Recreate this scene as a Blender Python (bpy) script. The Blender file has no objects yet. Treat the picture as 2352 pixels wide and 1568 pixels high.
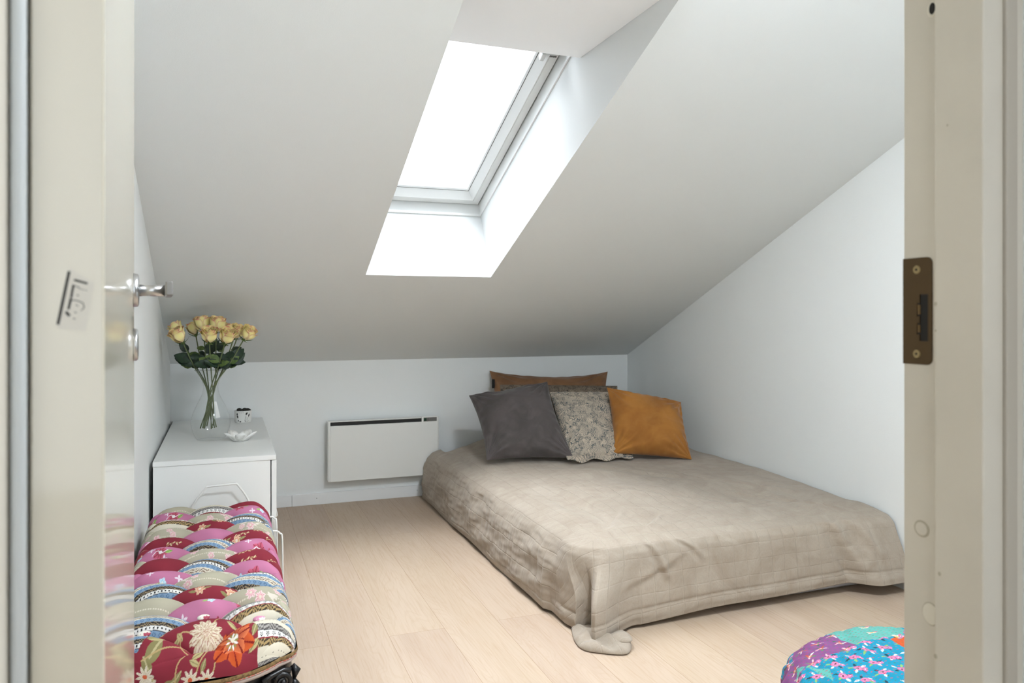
import bpy, bmesh, math, random
import numpy as np
from mathutils import Vector, Matrix

random.seed(7)
R = np.random.RandomState(11)
col = bpy.context.scene.collection
PI = math.pi

# ------------------------------------------------------------------ helpers
def S(r, g, b):
    f = lambda c: (c/255/12.92) if c/255 <= .04045 else ((c/255+.055)/1.055)**2.4
    return (f(r), f(g), f(b), 1.0)

def tag(o, label=None, cat=None, group=None, kind=None):
    if label: o['label'] = label
    if cat: o['category'] = cat
    if group: o['group'] = group
    if kind: o['kind'] = kind
    return o

def empty(name, loc=(0, 0, 0), rz=0.0, parent=None):
    o = bpy.data.objects.new(name, None)
    o.empty_display_size = .05
    col.objects.link(o)
    o.location = loc
    o.rotation_euler = (0, 0, rz)
    if parent: o.parent = parent
    return o

def link(name, me, mats=None, parent=None, smooth=False):
    o = bpy.data.objects.new(name, me)
    col.objects.link(o)
    if mats:
        for m in (mats if isinstance(mats, (list, tuple)) else [mats]):
            me.materials.append(m)
    if parent: o.parent = parent
    if smooth:
        me.polygons.foreach_set('use_smooth', [True]*len(me.polygons))
    return o

def bobj(name, bm, mat, parent=None, smooth=False, kind=None):
    bmesh.ops.recalc_face_normals(bm, faces=bm.faces)
    me = bpy.data.meshes.new(name)
    bm.to_mesh(me); bm.free()
    o = link(name, me, mat, parent, smooth)
    if kind: o['kind'] = kind
    return o

def add_box(bm, x0, x1, y0, y1, z0, z1, bev=0.0, seg=2, M=None):
    r = bmesh.ops.create_cube(bm, size=1.0)
    vs = r['verts']
    for v in vs:
        v.co = Vector(((x0+x1)/2+v.co.x*(x1-x0), (y0+y1)/2+v.co.y*(y1-y0), (z0+z1)/2+v.co.z*(z1-z0)))
    if bev > 0:
        es = list({e for v in vs for e in v.link_edges})
        rr = bmesh.ops.bevel(bm, geom=es, offset=bev, segments=seg, profile=.5, affect='EDGES')
        vs = list({v for f in rr['faces'] for v in f.verts} | {v for v in vs if v.is_valid})
    if M is not None:
        bmesh.ops.transform(bm, matrix=M, verts=vs)

def box(name, x0, x1, y0, y1, z0, z1, mat, parent=None, bev=0.0, kind=None, seg=2):
    bm = bmesh.new()
    add_box(bm, x0, x1, y0, y1, z0, z1, bev, seg)
    return bobj(name, bm, mat, parent, False, kind)

def add_tube(bm, pts, rad, n=8, cap=True):
    pts = [Vector(p) for p in pts]
    rads = rad if isinstance(rad, (list, tuple)) else [rad]*len(pts)
    rings = []
    t0 = (pts[1]-pts[0]).normalized()
    up = Vector((0, 0, 1)) if abs(t0.z) < .9 else Vector((1, 0, 0))
    a = t0.cross(up).normalized()
    for i, p in enumerate(pts):
        t = (pts[min(i+1, len(pts)-1)]-pts[max(i-1, 0)]).normalized()
        a = (a-t*a.dot(t)).normalized()
        b = t.cross(a)
        rings.append([bm.verts.new(p+(a*math.cos(2*PI*k/n)+b*math.sin(2*PI*k/n))*rads[i]) for k in range(n)])
    for i in range(len(rings)-1):
        for k in range(n):
            bm.faces.new((rings[i][k], rings[i][(k+1) % n], rings[i+1][(k+1) % n], rings[i+1][k]))
    if cap:
        bm.faces.new(rings[0][::-1]); bm.faces.new(rings[-1])

def spline(pts, n=8):
    P = [Vector(p) for p in pts]
    P = [P[0]*2-P[1]]+P+[P[-1]*2-P[-2]]
    out = []
    for i in range(1, len(P)-2):
        for k in range(n):
            t = k/n
            a, b, c, d = P[i-1], P[i], P[i+1], P[i+2]
            out.append(.5*((2*b)+(c-a)*t+(2*a-5*b+4*c-d)*t*t+(3*b-a-3*c+d)*t**3))
    out.append(P[-2])
    return out

def add_lathe(bm, prof, n=48, c=(0, 0, 0), rfun=None):
    rings = []
    for (r, z) in prof:
        rings.append([bm.verts.new((c[0]+r*(rfun(k/n, z) if rfun else 1)*math.cos(2*PI*k/n),
                                    c[1]+r*(rfun(k/n, z) if rfun else 1)*math.sin(2*PI*k/n), c[2]+z)) for k in range(n)])
    for i in range(len(rings)-1):
        for k in range(n):
            bm.faces.new((rings[i][k], rings[i][(k+1) % n], rings[i+1][(k+1) % n], rings[i+1][k]))
    if prof[0][0] > 1e-5: bm.faces.new(rings[0][::-1])
    return rings

def grid_obj(name, P, mat, parent=None, uv=None, colr=None, closed_u=False, smooth=True):
    """P (n,m,3) numpy -> quad grid mesh"""
    n, m = P.shape[:2]
    me = bpy.data.meshes.new(name)
    me.vertices.add(n*m)
    me.vertices.foreach_set('co', P.reshape(-1).astype(np.float32))
    I = np.arange(n*m).reshape(n, m)
    if closed_u:
        I2 = np.vstack([I, I[:1]])
    else:
        I2 = I
    q = np.stack([I2[:-1, :-1], I2[1:, :-1], I2[1:, 1:], I2[:-1, 1:]], -1).reshape(-1, 4)
    nf = len(q)
    me.loops.add(nf*4)
    me.loops.foreach_set('vertex_index', q.reshape(-1).astype(np.int32))
    me.polygons.add(nf)
    me.polygons.foreach_set('loop_start', (np.arange(nf)*4).astype(np.int32))
    me.polygons.foreach_set('loop_total', np.full(nf, 4, np.int32))
    me.update(calc_edges=True)
    if uv is not None:
        l = me.uv_layers.new(name='UVMap')
        l.data.foreach_set('uv', uv.reshape(-1, 2)[q.reshape(-1)].reshape(-1).astype(np.float32))
    if colr is not None:
        a = me.color_attributes.new('Col', 'FLOAT_COLOR', 'POINT')
        cc = np.ones((n*m, 4), np.float32); cc[:, :3] = colr.reshape(-1, 3)
        a.data.foreach_set('color', cc.reshape(-1))
    me.validate()
    return link(name, me, mat, parent, smooth)

def sm(a, b, x):
    t = np.clip((x-a)/(b-a), 0, 1)
    return t*t*(3-2*t)

def snoise(x, y, f, seed, n=7):
    r = np.random.RandomState(seed)
    out = np.zeros_like(x, dtype=float)
    for i in range(n):
        th = r.rand()*2*PI; k = f*(.6+.9*r.rand())*2*PI
        out += np.sin(k*(x*np.cos(th)+y*np.sin(th))+r.rand()*6.28)
    return out/math.sqrt(n)

# ------------------------------------------------------------------ materials
def mat(name, c, rough=.5, metal=0, bump=None, coat=0, spec=.5, var=None, coat_rough=.1):
    m = bpy.data.materials.new(name); m.use_nodes = True
    nt = m.node_tree; b = nt.nodes['Principled BSDF']
    b.inputs['Base Color'].default_value = c
    b.inputs['Roughness'].default_value = rough
    b.inputs['Metallic'].default_value = metal
    b.inputs['Specular IOR Level'].default_value = spec
    if coat:
        b.inputs['Coat Weight'].default_value = coat
        b.inputs['Coat Roughness'].default_value = coat_rough
    tc = nt.nodes.new('ShaderNodeTexCoord')
    if bump:
        sc, st, dist = bump
        n = nt.nodes.new('ShaderNodeTexNoise'); n.inputs['Scale'].default_value = sc; n.inputs['Detail'].default_value = 4
        bp = nt.nodes.new('ShaderNodeBump'); bp.inputs['Strength'].default_value = st; bp.inputs['Distance'].default_value = dist
        nt.links.new(tc.outputs['Object'], n.inputs['Vector'])
        nt.links.new(n.outputs['Fac'], bp.inputs['Height']); nt.links.new(bp.outputs['Normal'], b.inputs['Normal'])
    if var:
        sc, c2, lo, hi = var
        n = nt.nodes.new('ShaderNodeTexNoise'); n.inputs['Scale'].default_value = sc; n.inputs['Detail'].default_value = 5
        nt.links.new(tc.outputs['Object'], n.inputs['Vector'])
        mr = nt.nodes.new('ShaderNodeMapRange'); mr.inputs['From Min'].default_value = lo; mr.inputs['From Max'].default_value = hi
        nt.links.new(n.outputs['Fac'], mr.inputs['Value'])
        mx = nt.nodes.new('ShaderNodeMix'); mx.data_type = 'RGBA'
        mx.inputs['A'].default_value = c; mx.inputs['B'].default_value = c2
        nt.links.new(mr.outputs['Result'], mx.inputs['Factor'])
        nt.links.new(mx.outputs['Result'], b.inputs['Base Color'])
    return m

def vcmat(name, rough=.8, bump=None, sheen=0, spec=.25):
    m = mat(name, (1, 1, 1, 1), rough, bump=bump, spec=spec)
    nt = m.node_tree; b = nt.nodes['Principled BSDF']
    a = nt.nodes.new('ShaderNodeAttribute'); a.attribute_name = 'Col'
    nt.links.new(a.outputs['Color'], b.inputs['Base Color'])
    if sheen: b.inputs['Sheen Weight'].default_value = sheen
    return m

class NT:
    def __init__(s, m): s.t = m.node_tree; s.b = s.t.nodes['Principled BSDF']
    def n(s, typ, **kw):
        x = s.t.nodes.new(typ)
        for k, v in kw.items():
            if k in x.inputs: x.inputs[k].default_value = v
            else: setattr(x, k, v)
        return x
    def l(s, a, b): s.t.links.new(a, b)
    def math(s, op, a, b=None, c=None, clamp=False):
        x = s.t.nodes.new('ShaderNodeMath'); x.operation = op; x.use_clamp = clamp
        for i, v in enumerate((a, b, c)):
            if v is None: continue
            if isinstance(v, (int, float)): x.inputs[i].default_value = v
            else: s.l(v, x.inputs[i])
        return x.outputs[0]
    def mix(s, f, a, b):
        x = s.t.nodes.new('ShaderNodeMix'); x.data_type = 'RGBA'
        for nm, v in (('Factor', f), ('A', a), ('B', b)):
            if isinstance(v, (int, float, tuple)): x.inputs[nm].default_value = v
            else: s.l(v, x.inputs[nm])
        return x.outputs['Result']
    def rng(s, v, a, b, c=0.0, d=1.0):
        x = s.t.nodes.new('ShaderNodeMapRange')
        x.inputs['From Min'].default_value = a; x.inputs['From Max'].default_value = b
        x.inputs['To Min'].default_value = c; x.inputs['To Max'].default_value = d
        s.l(v, x.inputs['Value']); return x.outputs['Result']

M_wall = mat('wall paint', S(234, 237, 236), .75, bump=(260, .12, .002))
M_ceil = mat('ceiling paint', S(229, 232, 231), .8, bump=(300, .1, .002))
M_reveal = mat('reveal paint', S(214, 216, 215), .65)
M_soffit = mat('soffit board paint', S(250, 251, 252), .6)
M_frame = mat('white lacquered window frame', S(220, 221, 219), .35)
M_gasket = mat('dark rubber gasket', S(70, 70, 66), .7)
M_base = mat('white baseboard paint', S(236, 238, 238), .5)
M_nail = mat('nail heads', S(70, 70, 72), .6)
M_door = mat('cream door lacquer', S(209, 202, 184), .3, coat=.75, coat_rough=.06)
M_jamb = mat('cream jamb paint', S(202, 195, 182), .38, bump=(35, .05, .003), var=(6, S(196, 189, 176), .4, .65))
M_casing = mat('casing paint', S(172, 164, 151), .45)
M_seal = mat('pale door seal', S(206, 211, 213), .6, bump=(400, .3, .001))
M_plug = mat('paint filled plug', S(212, 206, 192), .4)
M_plug2 = mat('paint ring', S(172, 164, 146), .5)
M_steel = mat('brushed steel', S(190, 190, 190), .28, metal=1)
M_steel_d = mat('rosette edge steel', S(138, 136, 134), .55, metal=1)
M_brass = mat('aged bronze strike plate', S(72, 55, 30), .45, metal=.6)
M_brass_l = mat('worn brass', S(140, 124, 90), .4, metal=.8)
M_black = mat('recess shade black', S(14, 11, 8), .8)
M_sticker = mat('clear sticker', S(207, 201, 188), .25)
M_ink = mat('sticker ink', S(30, 26, 22), .6)
M_dress = mat('white cabinet lacquer', S(238, 239, 236), .32, bump=(60, .02, .001))
M_rad = mat('white radiator enamel', S(232, 233, 229), .4)
M_grille = mat('black grille', S(10, 10, 9), .6)
M_ctrl = mat('control panel grey', S(110, 108, 104), .5)
M_lcd = mat('green display', S(22, 55, 38), .25)
M_wire = mat('white wire coating', S(236, 236, 232), .3)
M_pot = vcmat('printed ceramic', .35, spec=.5)
M_soil = mat('dark potting', S(40, 38, 34), .9)
M_dish = mat('glazed white ceramic', S(250, 249, 245), .4, var=(40, S(214, 212, 204), .5, .7))
M_matt = mat('white mattress ticking', S(232, 233, 238), .8)
M_carve = mat('black lacquered carving', S(16, 16, 19), .32, spec=.5)
M_brownv = mat('brown velvet', S(118, 76, 42), .9, bump=(25, .2, .006), var=(9, S(98, 62, 34), .4, .6))
M_tag = mat('black cloth label', S(20, 20, 20), .8)
M_stem = mat('rose stem', S(92, 104, 66), .6)
M_leafA = mat('dark rose leaf', S(36, 58, 38), .5, var=(60, S(26, 44, 32), .4, .6))
M_leafB = mat('pale rose leaf', S(98, 118, 60), .55, var=(60, S(76, 98, 46), .4, .6))
M_petal = vcmat('rose petals', .6)
M_paper = mat('white paper tag', S(245, 245, 243), .6)

def velvet(name, c, c2, c3):
    m = mat(name, c, .9); t = NT(m)
    tc = t.n('ShaderNodeTexCoord')
    n1 = t.n('ShaderNodeTexNoise', Scale=5.0, Detail=5.0, Distortion=1.2); t.l(tc.outputs['Object'], n1.inputs['Vector'])
    n2 = t.n('ShaderNodeTexNoise', Scale=18.0, Detail=3.0, Distortion=.8); t.l(tc.outputs['Object'], n2.inputs['Vector'])
    a = t.mix(t.rng(n1.outputs['Fac'], .38, .62), c, c2)
    a = t.mix(t.rng(n2.outputs['Fac'], .5, .8, 0, .22), a, c3)
    t.l(a, t.b.inputs['Base Color'])
    t.b.inputs['Sheen Weight'].default_value = .25
    t.b.inputs['Sheen Roughness'].default_value = .4
    n3 = t.n('ShaderNodeTexNoise', Scale=14.0, Detail=3.0, Distortion=1.0); t.l(tc.outputs['Object'], n3.inputs['Vector'])
    bp = t.n('ShaderNodeBump', Strength=.14, Distance=.012); t.l(n3.outputs['Fac'], bp.inputs['Height']); t.l(bp.outputs['Normal'], t.b.inputs['Normal'])
    return m
M_grey_velvet = velvet('charcoal velvet', S(84, 77, 76), S(70, 65, 63), S(112, 104, 102))
M_orange_velvet = velvet('ochre velvet', S(170, 114, 48), S(152, 98, 38), S(192, 138, 72))
M_brownv = velvet('brown velvet', S(132, 94, 62), S(112, 78, 50), S(146, 110, 80))

def paisley(name, base, ink, k=1.0):
    m = mat(name, base, .85, spec=.2); t = NT(m)
    uv = t.n('ShaderNodeUVMap', uv_map='UVMap')
    n0 = t.n('ShaderNodeTexNoise', Scale=2.6*k, Detail=1.0); t.l(uv.outputs[0], n0.inputs['Vector'])
    mp = t.n('ShaderNodeVectorMath', operation='MULTIPLY_ADD')
    mp.inputs[1].default_value = (.55, .55, .55); t.l(n0.outputs['Color'], mp.inputs[0]); t.l(uv.outputs[0], mp.inputs[2])
    vo = t.n('ShaderNodeTexVoronoi', Scale=3.1*k, Randomness=1.0, feature='F1'); t.l(mp.outputs[0], vo.inputs['Vector'])
    d = vo.outputs['Distance']
    ln = t.math('ABSOLUTE', t.math('SINE', t.math('MULTIPLY', d, 62.0)))
    l1 = t.rng(ln, .50, .22)
    # only some bands carry lines
    n1 = t.n('ShaderNodeTexNoise', Scale=4.5*k, Detail=2.0); t.l(uv.outputs[0], n1.inputs['Vector'])
    l1 = t.math('MULTIPLY', l1, t.rng(n1.outputs['Fac'], .36, .44))
    wv = t.n('ShaderNodeTexWave', Scale=5.0*k, Distortion=14.0, Detail=3.0)
    wv.inputs['Detail Scale'].default_value = 1.6; t.l(uv.outputs[0], wv.inputs['Vector'])
    l2 = t.rng(t.math('ABSOLUTE', t.math('SUBTRACT', wv.outputs['Fac'], .5)), .20, .08)
    l2 = t.math('MULTIPLY', l2, t.rng(n1.outputs['Fac'], .62, .52))
    v2 = t.n('ShaderNodeTexVoronoi', Scale=24.0*k, feature='DISTANCE_TO_EDGE'); t.l(mp.outputs[0], v2.inputs['Vector'])
    n2 = t.n('ShaderNodeTexNoise', Scale=7.0*k, Detail=1.0); t.l(uv.outputs[0], n2.inputs['Vector'])
    l3 = t.math('MULTIPLY', t.rng(v2.outputs['Distance'], .11, .04), t.rng(n2.outputs['Fac'], .48, .54))
    al = t.math('MAXIMUM', l1, t.math('MAXIMUM', l2, l3), clamp=True)
    n3 = t.n('ShaderNodeTexNoise', Scale=55.0*k, Detail=2.0); t.l(uv.outputs[0], n3.inputs['Vector'])
    al = t.math('MULTIPLY', al, t.rng(n3.outputs['Fac'], .3, .5, .7, 1.0))
    t.l(t.mix(al, base, ink), t.b.inputs['Base Color'])
    return m
M_paisley = paisley('paisley linen', S(196, 181, 162), S(78, 88, 92))
M_paisley_shaded = paisley('paisley linen shaded', S(132, 118, 102), S(44, 42, 42), 1.6)  # same linen, with the shade of the cushion pile put into its colours

def thin_glass(name, tint, f=1.0, ior=1.45):
    m = bpy.data.materials.new(name); m.use_nodes = True
    nt = m.node_tree; nt.nodes.remove(nt.nodes['Principled BSDF'])
    out = nt.nodes['Material Output']
    tr = nt.nodes.new('ShaderNodeBsdfTransparent'); tr.inputs['Color'].default_value = tint
    gl = nt.nodes.new('ShaderNodeBsdfGlossy'); gl.inputs['Roughness'].default_value = .02
    gl.inputs['Color'].default_value = (f, f, f, 1)
    lw = nt.nodes.new('ShaderNodeLayerWeight'); lw.inputs['Blend'].default_value = .5
    p5_ = nt.nodes.new('ShaderNodeMath'); p5_.operation = 'POWER'; p5_.inputs[1].default_value = 5.0
    nt.links.new(lw.outputs['Facing'], p5_.inputs[0])
    fr = nt.nodes.new('ShaderNodeMath'); fr.operation = 'MULTIPLY_ADD'; fr.inputs[1].default_value = .9; fr.inputs[2].default_value = .045
    nt.links.new(p5_.outputs[0], fr.inputs[0])
    mx = nt.nodes.new('ShaderNodeMixShader')
    nt.links.new(fr.outputs[0], mx.inputs[0]); nt.links.new(tr.outputs[0], mx.inputs[1]); nt.links.new(gl.outputs[0], mx.inputs[2])
    nt.links.new(mx.outputs[0], out.inputs['Surface'])
    return m
M_pane = thin_glass('window pane', (1, 1, 1, 1), .6)
M_vase = thin_glass('vase glass', (.975, .98, .975, 1), .8)

def floor_mat():
    m = mat('pale oak planks', S(222, 200, 178), .45, spec=.35); t = NT(m)
    tc = t.n('ShaderNodeTexCoord')
    sp = t.n('ShaderNodeSeparateXYZ'); t.l(tc.outputs['Object'], sp.inputs[0])
    X, Y = sp.outputs['X'], sp.outputs['Y']
    W, L = .1785, 2.2
    xi = t.math('DIVIDE', t.math('SUBTRACT', X, .1205), W)
    row = t.math('FLOOR', xi)
    par = t.math('MODULO', t.math('ADD', row, 100.0), 2.0)
    yi = t.math('DIVIDE', t.math('SUBTRACT', t.math('SUBTRACT', Y, 2.365), t.math('MULTIPLY', par, 1.1)), L)
    cell = t.math('FLOOR', yi)
    cv = t.n('ShaderNodeCombineXYZ'); t.l(row, cv.inputs[0]); t.l(cell, cv.inputs[1])
    wn = t.n('ShaderNodeTexWhiteNoise', noise_dimensions='2D'); t.l(cv.outputs[0], wn.inputs['Vector'])
    # grain coordinates, shifted per plank
    off = t.n('ShaderNodeVectorMath', operation='MULTIPLY_ADD'); t.l(wn.outputs['Color'], off.inputs[0])
    off.inputs[1].default_value = (9, 9, 9); t.l(tc.outputs['Object'], off.inputs[2])
    mp = t.n('ShaderNodeMapping'); mp.inputs['Scale'].default_value = (6.0, .9, 1); t.l(off.outputs[0], mp.inputs['Vector'])
    n1 = t.n('ShaderNodeTexNoise', Scale=1.5, Detail=2.0, Distortion=.6); t.l(mp.outputs[0], n1.inputs['Vector'])
    rings = t.math('SINE', t.math('MULTIPLY', n1.outputs['Fac'], 130.0))
    mp2 = t.n('ShaderNodeMapping'); mp2.inputs['Scale'].default_value = (160.0, 7.0, 1); t.l(off.outputs[0], mp2.inputs['Vector'])
    n2 = t.n('ShaderNodeTexNoise', Scale=1.0, Detail=4.0); t.l(mp2.outputs[0], n2.inputs['Vector'])
    c = t.mix(wn.outputs['Value'], S(188, 168, 145), S(182, 161, 142))
    c = t.mix(t.rng(n1.outputs['Fac'], .35, .65, 0, .5), c, S(200, 181, 161))
    c = t.mix(t.rng(rings, .2, 1.0, 0, .16), c, S(172, 144, 114))
    c = t.mix(t.rng(n2.outputs['Fac'], .52, .72, 0, .38), c, S(172, 144, 116))
    # knots
    mp3 = t.n('ShaderNodeMapping'); mp3.inputs['Scale'].default_value = (2.6, 1.5, 1); t.l(tc.outputs['Object'], mp3.inputs['Vector'])
    vk = t.n('ShaderNodeTexVoronoi', Scale=1.0, Randomness=1.0); t.l(mp3.outputs[0], vk.inputs['Vector'])
    c = t.mix(t.rng(vk.outputs['Distance'], .045, .02, 0, .55), c, S(142, 124, 108))
    # seams
    fx = t.math('FRACT', xi); ex = t.math('MINIMUM', fx, t.math('SUBTRACT', 1.0, fx))
    fy = t.math('FRACT', yi); ey = t.math('MINIMUM', fy, t.math('SUBTRACT', 1.0, fy))
    seam = t.math('MAXIMUM', t.rng(ex, .0072, .0030), t.rng(ey, .0006, .00025))
    c = t.mix(t.math('MULTIPLY', seam, .6), c, S(150, 120, 88))
    t.l(c, t.b.inputs['Base Color'])
    hgt = t.math('SUBTRACT', t.math('MULTIPLY', n2.outputs['Fac'], .25), seam)
    bp = t.n('ShaderNodeBump', Strength=.25, Distance=.0012); t.l(hgt, bp.inputs['Height']); t.l(bp.outputs['Normal'], t.b.inputs['Normal'])
    t.l(t.rng(n2.outputs['Fac'], .3, .7, .42, .55), t.b.inputs['Roughness'])
    return m
M_floor = floor_mat()

def linen_mat():
    m = mat('quilted beige linen', S(200, 188, 168), .88, spec=.2); t = NT(m)
    uv = t.n('ShaderNodeUVMap', uv_map='UVMap')
    sp = t.n('ShaderNodeSeparateXYZ'); t.l(uv.outputs[0], sp.inputs[0])
    nz = t.n('ShaderNodeTexNoise', Scale=9.0, Detail=2.0); t.l(uv.outputs[0], nz.inputs['Vector'])
    w = t.math('MULTIPLY', t.math('SUBTRACT', nz.outputs['Fac'], .5), .012)
    def line(c, per, wd):
        f = t.math('FRACT', t.math('DIVIDE', t.math('ADD', c, w), per))
        e = t.math('MULTIPLY', t.math('MINIMUM', f, t.math('SUBTRACT', 1.0, f)), per)
        return t.rng(e, wd, 0.0), t.math('DIVIDE', e, per*.5)
    lx, px = line(sp.outputs['X'], .052, .0028)
    ly, py = line(sp.outputs['Y'], .052, .0028)
    ln = t.math('MAXIMUM', lx, t.math('MULTIPLY', ly, .6))
    n1 = t.n('ShaderNodeTexNoise', Scale=7.0, Detail=6.0, Distortion=1.5); n1.inputs['Roughness'].default_value = .65
    t.l(uv.outputs[0], n1.inputs['Vector'])
    c = t.mix(t.rng(n1.outputs['Fac'], .35, .68), S(172, 161, 147), S(157, 144, 129))
    mpw = t.n('ShaderNodeMapping'); mpw.inputs['Scale'].default_value = (1, .12, 1); t.l(uv.outputs[0], mpw.inputs['Vector'])
    n2 = t.n('ShaderNodeTexNoise', Scale=900.0, Detail=2.0); t.l(mpw.outputs[0], n2.inputs['Vector'])
    mpv = t.n('ShaderNodeMapping'); mpv.inputs['Scale'].default_value = (.12, 1, 1); t.l(uv.outputs[0], mpv.inputs['Vector'])
    n3 = t.n('ShaderNodeTexNoise', Scale=900.0, Detail=2.0); t.l(mpv.outputs[0], n3.inputs['Vector'])
    wv = t.math('ADD', n2.outputs['Fac'], n3.outputs['Fac'])
    c = t.mix(t.rng(wv, .85, 1.25, 0, .35), c, S(146, 132, 116))
    t.l(c, t.b.inputs['Base Color'])
    t.b.inputs['Sheen Weight'].default_value = .15
    puff = t.math('POWER', t.math('MULTIPLY', px, py), .4)
    h = t.math('ADD', t.math('MULTIPLY', ln, -1.0), t.math('MULTIPLY', puff, .9))
    h = t.math('ADD', h, t.math('MULTIPLY', wv, .08))
    h = t.math('ADD', h, t.math('MULTIPLY', n1.outputs['Fac'], 2.2))
    bp = t.n('ShaderNodeBump', Strength=.36, Distance=.0032); t.l(h, bp.inputs['Height']); t.l(bp.outputs['Normal'], t.b.inputs['Normal'])
    return m
M_linen = linen_mat()

# ------------------------------------------------------------------ room constants
XL, XR, YB, YD = -.258, 2.322, 4.16, .62
KW, SL = .76, .4335
cz = lambda y: KW+SL*(YB-y)
ST = 'structure'

# floor, walls
box('floor', -1.3, 2.42, -1.9, 4.30, -.1, 0, M_floor, kind=ST)
box('wall_back', XL-.1, XR+.1, YB, YB+.1, 0, KW+.05, M_wall, kind=ST)
def side_wall(name, x0, x1):
    bm = bmesh.new()
    ys = [YD, YB]
    a = []
    for x in (x0, x1):
        a.append([bm.verts.new((x, YD, 0)), bm.verts.new((x, YB, 0)), bm.verts.new((x, YB, cz(YB)+.02)), bm.verts.new((x, YD, cz(YD)+.02))])
    bm.faces.new(a[0]); bm.faces.new(a[1])
    for i in range(4):
        bm.faces.new((a[0][i], a[0][(i+1) % 4], a[1][(i+1) % 4], a[1][i]))
    return bobj(name, bm, M_wall, kind=ST)
side_wall('wall_left', XL-.1, XL)
side_wall('wall_right', XR, XR+.1)
# sloping ceiling with the skylight opening
SX0, SX1, SY0, SY1 = .55, 1.105, 1.629, 3.211
bm = bmesh.new()
xs = [XL-.1, SX0, SX1, XR+.1]; ys = [.44, SY0, SY1, YB+.1]
V = {(i, j): bm.verts.new((xs[i], ys[j], cz(ys[j]))) for i in range(4) for j in range(4)}
for i in range(3):
    for j in range(3):
        if (i, j) != (1, 1):
            bm.faces.new((V[i, j], V[i+1, j], V[i+1, j+1], V[i, j+1]))
bobj('ceiling', bm, M_ceil, kind=ST)

# door wall with the doorway
JL, JR, DT = -.1335, .6825, 2.04
bm = bmesh.new()
add_box(bm, -1.2, JL-.03, .50, YD, 0, 2.5); add_box(bm, JR+.045, XR+.1, .50, YD, 0, 2.5)
add_box(bm, JL-.03, JR+.045, .50, YD, DT+.03, 2.5)
bobj('wall_front', bm, M_wall, kind=ST)

# ------------------------------------------------------------------ skylight
th = math.atan(SL)
e_ = Vector((0, -math.cos(th), math.sin(th))); n_ = Vector((0, math.sin(th), math.cos(th)))
W0 = Vector((0, 3.357, 1.459))
def wp(x, b, a): return Vector((x, 0, 0))+W0+e_*b+n_*a
win = empty('window_1', (0, 0, 0)); win['kind'] = ST
bm = bmesh.new()
SZ = 1.857; SYo = 2.297
def quad(bm, *p): bm.faces.new([bm.verts.new(q) for q in p])
TB = 1.25
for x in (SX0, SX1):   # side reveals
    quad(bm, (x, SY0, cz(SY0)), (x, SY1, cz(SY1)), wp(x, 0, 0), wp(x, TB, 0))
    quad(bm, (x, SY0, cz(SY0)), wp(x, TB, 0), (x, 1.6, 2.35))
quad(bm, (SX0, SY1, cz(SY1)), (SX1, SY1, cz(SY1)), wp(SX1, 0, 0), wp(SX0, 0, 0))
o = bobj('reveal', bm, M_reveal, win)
bm = bmesh.new()
add_box(bm, SX0, SX1, 1.55, SYo, SZ, SZ+.012, .0015)
bobj('soffit_board', bm, M_soffit, win)
def wbox(bm, x0, x1, b0, b1, a0, a1, bev=.0015):
    M = Matrix(((1, 0, 0, 0), (0, e_.y, n_.y, W0.y), (0, e_.z, n_.z, W0.z), (0, 0, 0, 1)))
    add_box(bm, x0, x1, b0, b1, a0, a1, bev, 1, M)
# lining (outer frame) all around, a small lip at the reveal end
bm = bmesh.new()
wbox(bm, SX1-.006, SX1+.02, -.01, TB, -.002, .012); wbox(bm, SX0-.02, SX0+.006, -.01, TB, -.002, .012)
wbox(bm, SX0, SX1, -.02, .006, -.002, .012)
wbox(bm, SX1-.003, SX1+.03, -.01, TB, .010, .075, 0); wbox(bm, SX0-.03, SX0+.003, -.01, TB, .010, .075, 0)
wbox(bm, SX0, SX1, -.03, .003, .010, .075, 0)
bobj('lining', bm, M_frame, win)
bm = bmesh.new()   # outer frame behind the dark gap
wbox(bm, SX1-.010, SX1+.05, -.04, TB, .072, .14, 0); wbox(bm, SX0-.05, SX0+.010, -.04, TB, .072, .14, 0)
wbox(bm, SX0-.05, SX1+.05, -.05, .010, .072, .14, 0); wbox(bm, SX0-.05, SX1+.05, 1.11, TB+.02, .05, .14, 0)
bobj('outer_frame_gap', bm, M_gasket, win)
# sash: mitred profile swept around the opening
def rect_sweep(bm, prof, b1):
    """prof: (inset, a). swept round a rectangle SX0..SX1 x 0..b1"""
    rings = []
    for (i, a) in prof:
        rings.append([bm.verts.new(wp(SX0+i, i, a)), bm.verts.new(wp(SX1-i, i, a)), bm.verts.new(wp(SX1-i, b1-i, a)), bm.verts.new(wp(SX0+i, b1-i, a))])
    for r in range(len(rings)-1):
        for k in range(4):
            bm.faces.new((rings[r][k], rings[r][(k+1) % 4], rings[r+1][(k+1) % 4], rings[r+1][k]))
BT = 1.075
sash = empty('sash', parent=win)
bm = bmesh.new()
rect_sweep(bm, [(.0075, .13), (.0075, .060), (.0095, .058), (.037, .058), (.0385, .060), (.040, .060), (.041, .057), (.0435, .057), (.045, .060), (.066, .092)], BT)
bobj('sash_frame', bm, M_frame, sash)
bm = bmesh.new()
rect_sweep(bm, [(.0655, .0915), (.0685, .0925)], BT)
bobj('gasket', bm, M_gasket, sash)
bm = bmesh.new()
rect_sweep(bm, [(.068, .092), (.073, .099), (.074, .105)], BT)
bobj('glazing_bead', bm, M_frame, sash)
bm = bmesh.new()
wbox(bm, SX0+.05, SX1-.05, .05, BT-.05, .104, .108, 0)
bobj('glass', bm, M_pane, sash)
bm = bmesh.new()
wbox(bm, SX1-.075, SX1-.060, .985, 1.02, .045, .07, .002)
bobj('latch', bm, M_frame, sash)
bm = bmesh.new()
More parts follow.
